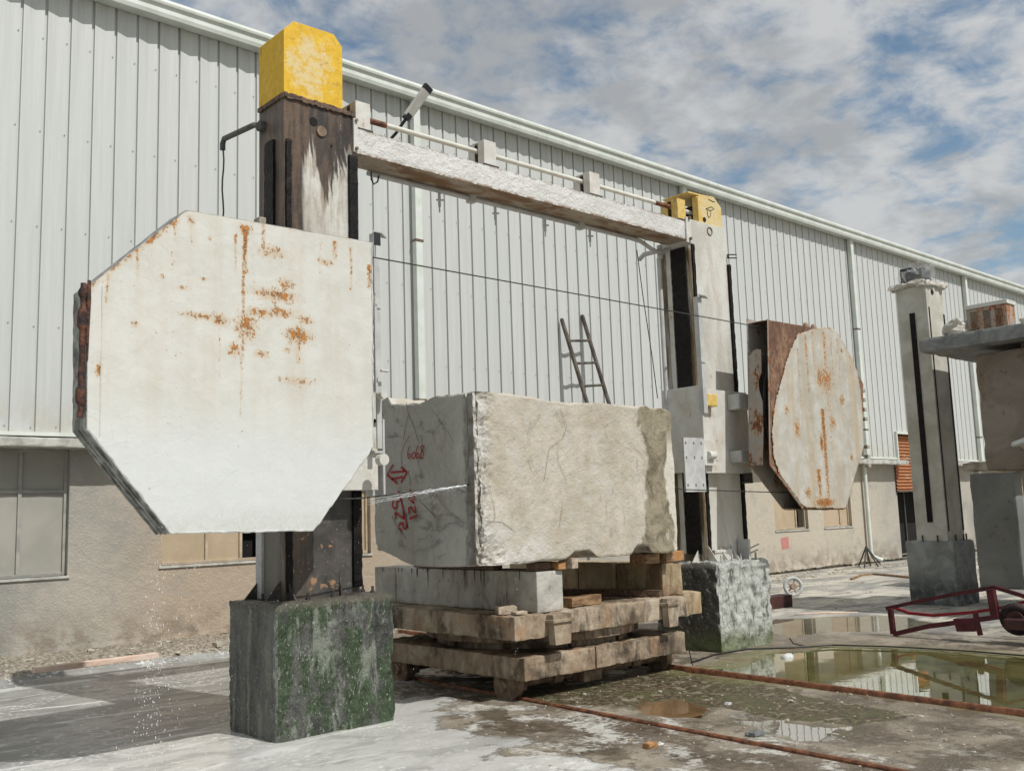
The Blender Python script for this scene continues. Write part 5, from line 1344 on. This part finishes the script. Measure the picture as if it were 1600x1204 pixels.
# ------------------------------------------------------------------ far pillar and stone pile
fp = thing('machine_pillar', 'cream steel pillar of a second saw on the grey base', 'pillar', (16.25, 7.5, 1.04))
b = MB(); b.box(15.97, 16.60, 7.2, 7.72, 1.04, 5.33); link('pillar', b, 'post_far', fp, bevel=.01)
b = MB(); b.box(15.955, 15.98, 7.42, 7.51, 1.35, 4.85); b.box(16.01, 16.04, 7.19, 7.20, 1.2, 4.92); b.box(16.55, 16.59, 7.19, 7.20, 1.2, 4.85); link('guide_slot', b, 'grease', fp)
b = MB(); c = (16.199,5.196); b.cyl((c[0], 7.21, c[1]), (c[0], 7.19, c[1]), .045, 20); link('pillar_hole', b, 'black', fp)
b = MB()
for xx, yy in ((15.93, 7.35), (15.93, 7.6), (16.1, 7.13), (16.4, 7.13), (16.66, 7.2)): b.cyl((xx, yy, 1.04), (xx, yy, 1.14), .015, 8)
b.prism([(16.60, 1.04), (16.70, 1.04), (16.60, 1.22)], 'y', 7.3, 7.32); link('anchor_bolt', b, 'dark_steel', fp)
wr = thing('wrapped_motor', 'dark motor wrapped in clear plastic on top of the far cream pillar', 'motor', (16.25, 7.45, 5.33))
bm = roughbox(16.05, 16.45, 7.28, 7.66, 5.36, 5.66, .05, .13, .03, 6, 3)
link('motor_body', bm, 'bag_dark', wr, smooth=True)
bm = roughbox(16.0, 16.52, 7.24, 7.70, 5.36, 5.72, .05, .16, .05, 5, 6); link('plastic_wrap', bm, 'wrap', wr, smooth=True)
bm = roughbox(15.92, 16.70, 7.14, 7.84, 5.30, 5.39, .04, .035, .05, 7, 9); link('tarp_fold', bm, 'cloth', wr, smooth=True)

def pile(name, box, mt, lab, cat, step=.08, rad=.03, amp=.015, seed=1., fn=None, zr=0.):
    o = link(name, roughbox(*box, step, rad, amp, 3., seed, fn), mt, smooth=True); tag(o, lab, cat); return o
pile('stone_slab', (14.95, 17.0, 3.2, 6.93, 4.01, 4.22), 'top_slab', 'grey veined stone slab overhanging the top of the brown block', 'stone slab', .06, .012, .01, 2)
pile('stone_block', (15.28, 17.6, 2.8, 6.22, 2.12, 3.90), 'dark_stone', 'big shaded brown stone block under the grey slab', 'stone block', .08, .03, .02, 5)
o = link('wood_block', roughbox(15.45, 15.75, 4.3, 5.6, 3.90, 4.0, .06, .01, .006, 5, 2), 'wood', smooth=False); tag(o, 'wood bearer between the brown block and the top slab', 'wood')
pile('stone_block', (15.30, 17.6, 2.8, 5.74, 0, 2.10), 'dark_stone', 'brown stone stack at the right edge carrying the big block', 'stone block', .08, .03, .03, 9)
pile('stone_slab', (19.4, 19.75, *sorted(((7.391,1.431)[0], (8.217,1.451)[0])), 0, 2.19), 'grey_stone', 'upright grey sawn stone slab standing beyond the far base', 'stone slab', .08, .02, .01, 12)
o = link('stone_offcut', roughbox(19.4, 20.5, 7.0, 8.35, 2.25, 2.42, .08, .02, .03, 5, 3), 'rubble', smooth=False); tag(o, 'pale stone offcut lying on the upright grey slab', 'stone')
# cabinet with louvres
cb = thing('louvred_cabinet', 'rusty beige louvred cabinet with a white lid on the slab', 'cabinet', (15.3, 6.0, 4.22))
b = MB(); b.box(15.2, 15.5, 5.66, 6.26, 4.22, 4.60); link('cabinet_body', b, 'cabinet', cb, bevel=.004)
b = MB(); b.box(15.18, 15.52, 5.64, 6.28, 4.60, 4.66); link('cabinet_lid', b, 'cabinet_top', cb, bevel=.004)
for y0_ in (5.72, 5.90, 6.09):
    b = MB()
    for k in range(12): z = 4.27+.024*k; b.prism([(15.199, z), (15.188, z+.004), (15.199, z+.012)], 'y', y0_, y0_+.11)
    link('louvre_row', b, 'brown_steel', cb)
o = link('plastic_bundle', roughbox(15.1, 15.4, 6.32, 6.62, 4.225, 4.46, .04, .10, .06, 5, 12), 'cloth', smooth=True); tag(o, 'crumpled pale plastic bundle left of the cabinet on the slab', 'plastic bundle')
o = link('plastic_bundle', roughbox(15.25, 15.6, 5.15, 5.55, 4.225, 4.35, .04, .05, .05, 5, 16), 'cloth', smooth=True); tag(o, 'flat crumpled plastic right of the cabinet on the slab', 'plastic bundle')
# folded corrugated sheet poking out
bm = bmesh.new(); rows = []
for i in range(41):
    u = i/40; rr_ = []
    for k in range(20):
        y = 5.62-1.6*k/19; x = 14.75+.5*u; z = 2.50+.03*math.sin(u*14)+.06*math.sin(u*3.1)+.02*mn.noise(Vector((u*3, y*2, 0)))-.05*math.exp(-((y-5.62)/.1)**2)
        rr_.append(bm.verts.new((x, y, z)))
    rows.append(rr_)
for A, B in zip(rows, rows[1:]):
    for k in range(19): bm.faces.new((A[k], A[k+1], B[k+1], B[k]))
o = link('corrugated_sheet', bm, 'sheet_white', smooth=True); md = o.modifiers.new('solid', 'SOLIDIFY'); md.thickness = .05
tag(o, 'bent white corrugated sheet sticking out in front of the brown block', 'metal sheet')
o = link('timber_prop', roughbox(15.0, 15.26, 4.9, 5.3, 0, 2.44, .08, .012, .01, 5, 22), 'wood_dark', smooth=False); tag(o, 'dark timber stack at the right edge carrying the corrugated sheet', 'timber')

# ------------------------------------------------------------------ red hand cart
rc = thing('hand_cart', 'dark red tubular hand cart tipped over on the wet concrete', 'hand cart', (12.2, 5.9, 0))
def rt(name, X, pts, r, mt, par=rc, dx=None):
    b = MB(); b.tube([(X if dx is None else X+dx[i], p[0], max(p[1], .02)) for i, p in enumerate(pts)], r, 4); return link(name, b, mt, par)
rt('frame_rail', 12.1, [(6.253,0.035),(5.801,0.158),(5.321,0.247),(4.941,0.320)], .040, 'red')
rt('frame_end', 12.1, [(6.276,0.353),(6.261,0.034)], .040, 'red')
rt('frame_rail', 12.15, [(6.354,0.345),(5.879,0.462),(5.390,0.574),(4.966,0.657),(4.650,0.565),(4.379,0.496)], .032, 'red')
rt('frame_post', 12.1, [(5.000,0.637),(4.973,0.297)], .058, 'red')
rt('handle_bar', 12.6, [(6.489,0.316),(6.284,0.251),(5.961,0.236),(5.451,0.302),(5.136,0.364),(4.829,0.454),(4.533,0.541)], .026, 'red_bright')
rt('frame_brace', 12.1, [(5.205,0.351),(5.193,0.239),(5.170,0.092)], .034, 'red')
b = MB(); q = [(5.474,0.269),(5.212,0.283),(5.226,0.133),(5.441,0.119)]; b.prism(q, 'x', 12.08, 12.2); link('axle_plate', b, 'red', rc)
c = (4.790,0.288); b = MB(); b.ring((12.25, c[0], c[1]+.0), (1, .15, .1), .14, .055, 36, 10); w = link('cart_wheel', b, 'rubber', rc, smooth=True)
b = MB(); b.cyl((12.17, c[0], c[1]), (12.35, c[0], c[1]), .10, 20); link('wheel_hub', b, 'maroon', w)
b = MB(); b.box(12.0, 12.3, c[0]-.5, c[0]+.06, c[1]-.10, c[1]+.02); link('cart_tray', b, 'maroon', rc, bevel=.01)

# loose wheel standing on the concrete
c = Vector((16.36, 10.37, .19)); lw = thing('loose_wheel', 'limed spoked wheel standing by itself on the concrete near the shed wall', 'wheel', (c.x, c.y, 0))
ax = Vector((-.85, -1, .12)); b = MB(); b.ring(c, ax, .155, .035, 40, 10); link('rim', b, 'wheel_white', lw, smooth=True)
b = MB(); an = ax.normalized(); b.cyl(c-an*.07, c+an*.07, .055, 20); link('hub', b, 'wheel_rust', lw)
a1 = an.orthogonal().normalized(); a2 = an.cross(a1)
for k in range(5):
    t = k*2*math.pi/5; b = MB(); b.cyl(c, c+(a1*math.cos(t)+a2*math.sin(t))*.15, .014, 8); link('spoke', b, 'wheel_rust', lw)
a, c2 = (14.523,9.719), (14.728,9.342)
o = link('steel_box', roughbox(13.2, 14.72, 9.36, 9.62, .0, .21, .1, .006, .002, 4, 2), 'maroon'); tag(o, 'dark maroon steel box section beside the whitewashed base', 'steel section')
p = (9.901,6.414)
o = link('white_stone', roughbox(p[0]-.09, p[0]+.07, p[1]-.05, p[1]+.05, -.03, .028, .015, .02, .01, 9, 2), 'wheel_white', smooth=True); tag(o, 'flat white stone sitting in the green puddle', 'stone')
b = MB(); p = (10.617,6.799); b.tube([(p[0]-.05, p[1], .11), (p[0], p[1]-.02, .04), (p[0]+.12, p[1]-.12, .0)], .008, 6); tag(link('bent_rod', b, 'cable'), 'short bent black rod beside the flat white stone', 'rod')
a, c2 = (13.765,8.591), (14.334,7.976)
b = MB(); b.tube([(a[0], a[1], .012), ((a[0]+c2[0])/2, (a[1]+c2[1])/2, .02), (c2[0], c2[1], .012)], .016, 6); tag(link('wood_strip', b, 'plank_pink'), 'thin pinkish strip lying on the far wet concrete', 'strip')
# cable along the puddle
pts = [(8.840,6.950),(9.505,7.095),(10.056,7.035),(10.439,6.668),(10.876,6.417),(11.102,5.885),(11.193,5.465),(11.262,4.913),(11.245,4.109)]
b = MB(); b.tube([(x, y, .022) for x, y in pts], .010, 6); tag(link('ground_cable', b, 'cable'), 'black cable trailing round the back of the green puddle', 'cable')
pts = [(20.358,11.420),(21.506,11.814),(21.987,11.750),(21.585,10.995),(21.164,10.415),(20.937,9.950)]
b = MB(); b.tube([(x, y, .03) for x, y in pts], .03, 6); tag(link('hose', b, 'wood'), 'brown hose curving over the far concrete beyond the loose wheel', 'hose')
# brick and chips in the foreground
for (px, s, mt, lb) in (((5.595,4.810), .055, 'wood_org', 'orange brick chip on the near concrete'), ((5.681,4.798), .035, 'wheel_white', 'white chip touching the orange brick chip'), ((7.201,5.284), .035, 'wheel_white', 'white chip in the mud between the rails'),
                        ((6.369,4.446), .07, 'grey_stone', 'flat grey stone flake beside the thin rail'), ((5.654,5.051), .02, 'wood_pale', 'tiny pale chip left of the orange brick chip')):
    o = link('stone_chip', roughbox(px[0]-s, px[0]+s, px[1]-s*.6, px[1]+s*.6, .0, .012+s*.45, s*.35, s*.2, s*.3, 20, px[0]), mt, smooth=False); tag(o, lb, 'chip')
# small gravel and grit
b = MB(); random.seed(5)
for i in range(520):
    x = random.uniform(4.6, 9.2); y = random.uniform(3.0, 7.0)
    if x < 5.6 and random.random() < .7: continue
    if sdf(x, y, PUD_GREEN) > 0: continue
    r = random.uniform(.003, .012) if random.random() < .93 else random.uniform(.012, .022)
    v = b.ico((x, y, gh(x, y)+r*.25), r, 1, (random.uniform(.8, 1.7), random.uniform(.7, 1.3), random.uniform(.4, .8)))
for i in range(160):
    x = random.uniform(11.5, 20); y = random.uniform(6.0, 13.5); r = random.uniform(.006, .025)
    v = b.ico((x, y, gh(x, y)+r*.2), r, 1, (random.uniform(.8, 1.7), random.uniform(.7, 1.3), random.uniform(.3, .7)))
struct(link('gravel', b, 'rubble'), 'stuff')
# grass clump and mossy stump at left edge
o = link('mossy_stone', roughbox(1.6, 2.38, 9.0, 9.65, -.05, .26, .03, .06, .05, 4, 4), 'moss_block', smooth=True); tag(o, 'low mossy wet stone at the left edge of the slurry', 'stone')
# tripod of rods near downpipe
b = MB(); q = Vector((24.6, 13.3, .55))
for dx, dy in ((-.35, -.1), (.1, -.25), (.35, .1), (-.1, .2), (.9, .1)): b.tube([q, (q.x+dx, q.y+dy, .02)], .02, 6)
tag(link('rod_bundle', b, 'dark_steel'), 'bundle of dark rods leaning together by the downpipe', 'rods')
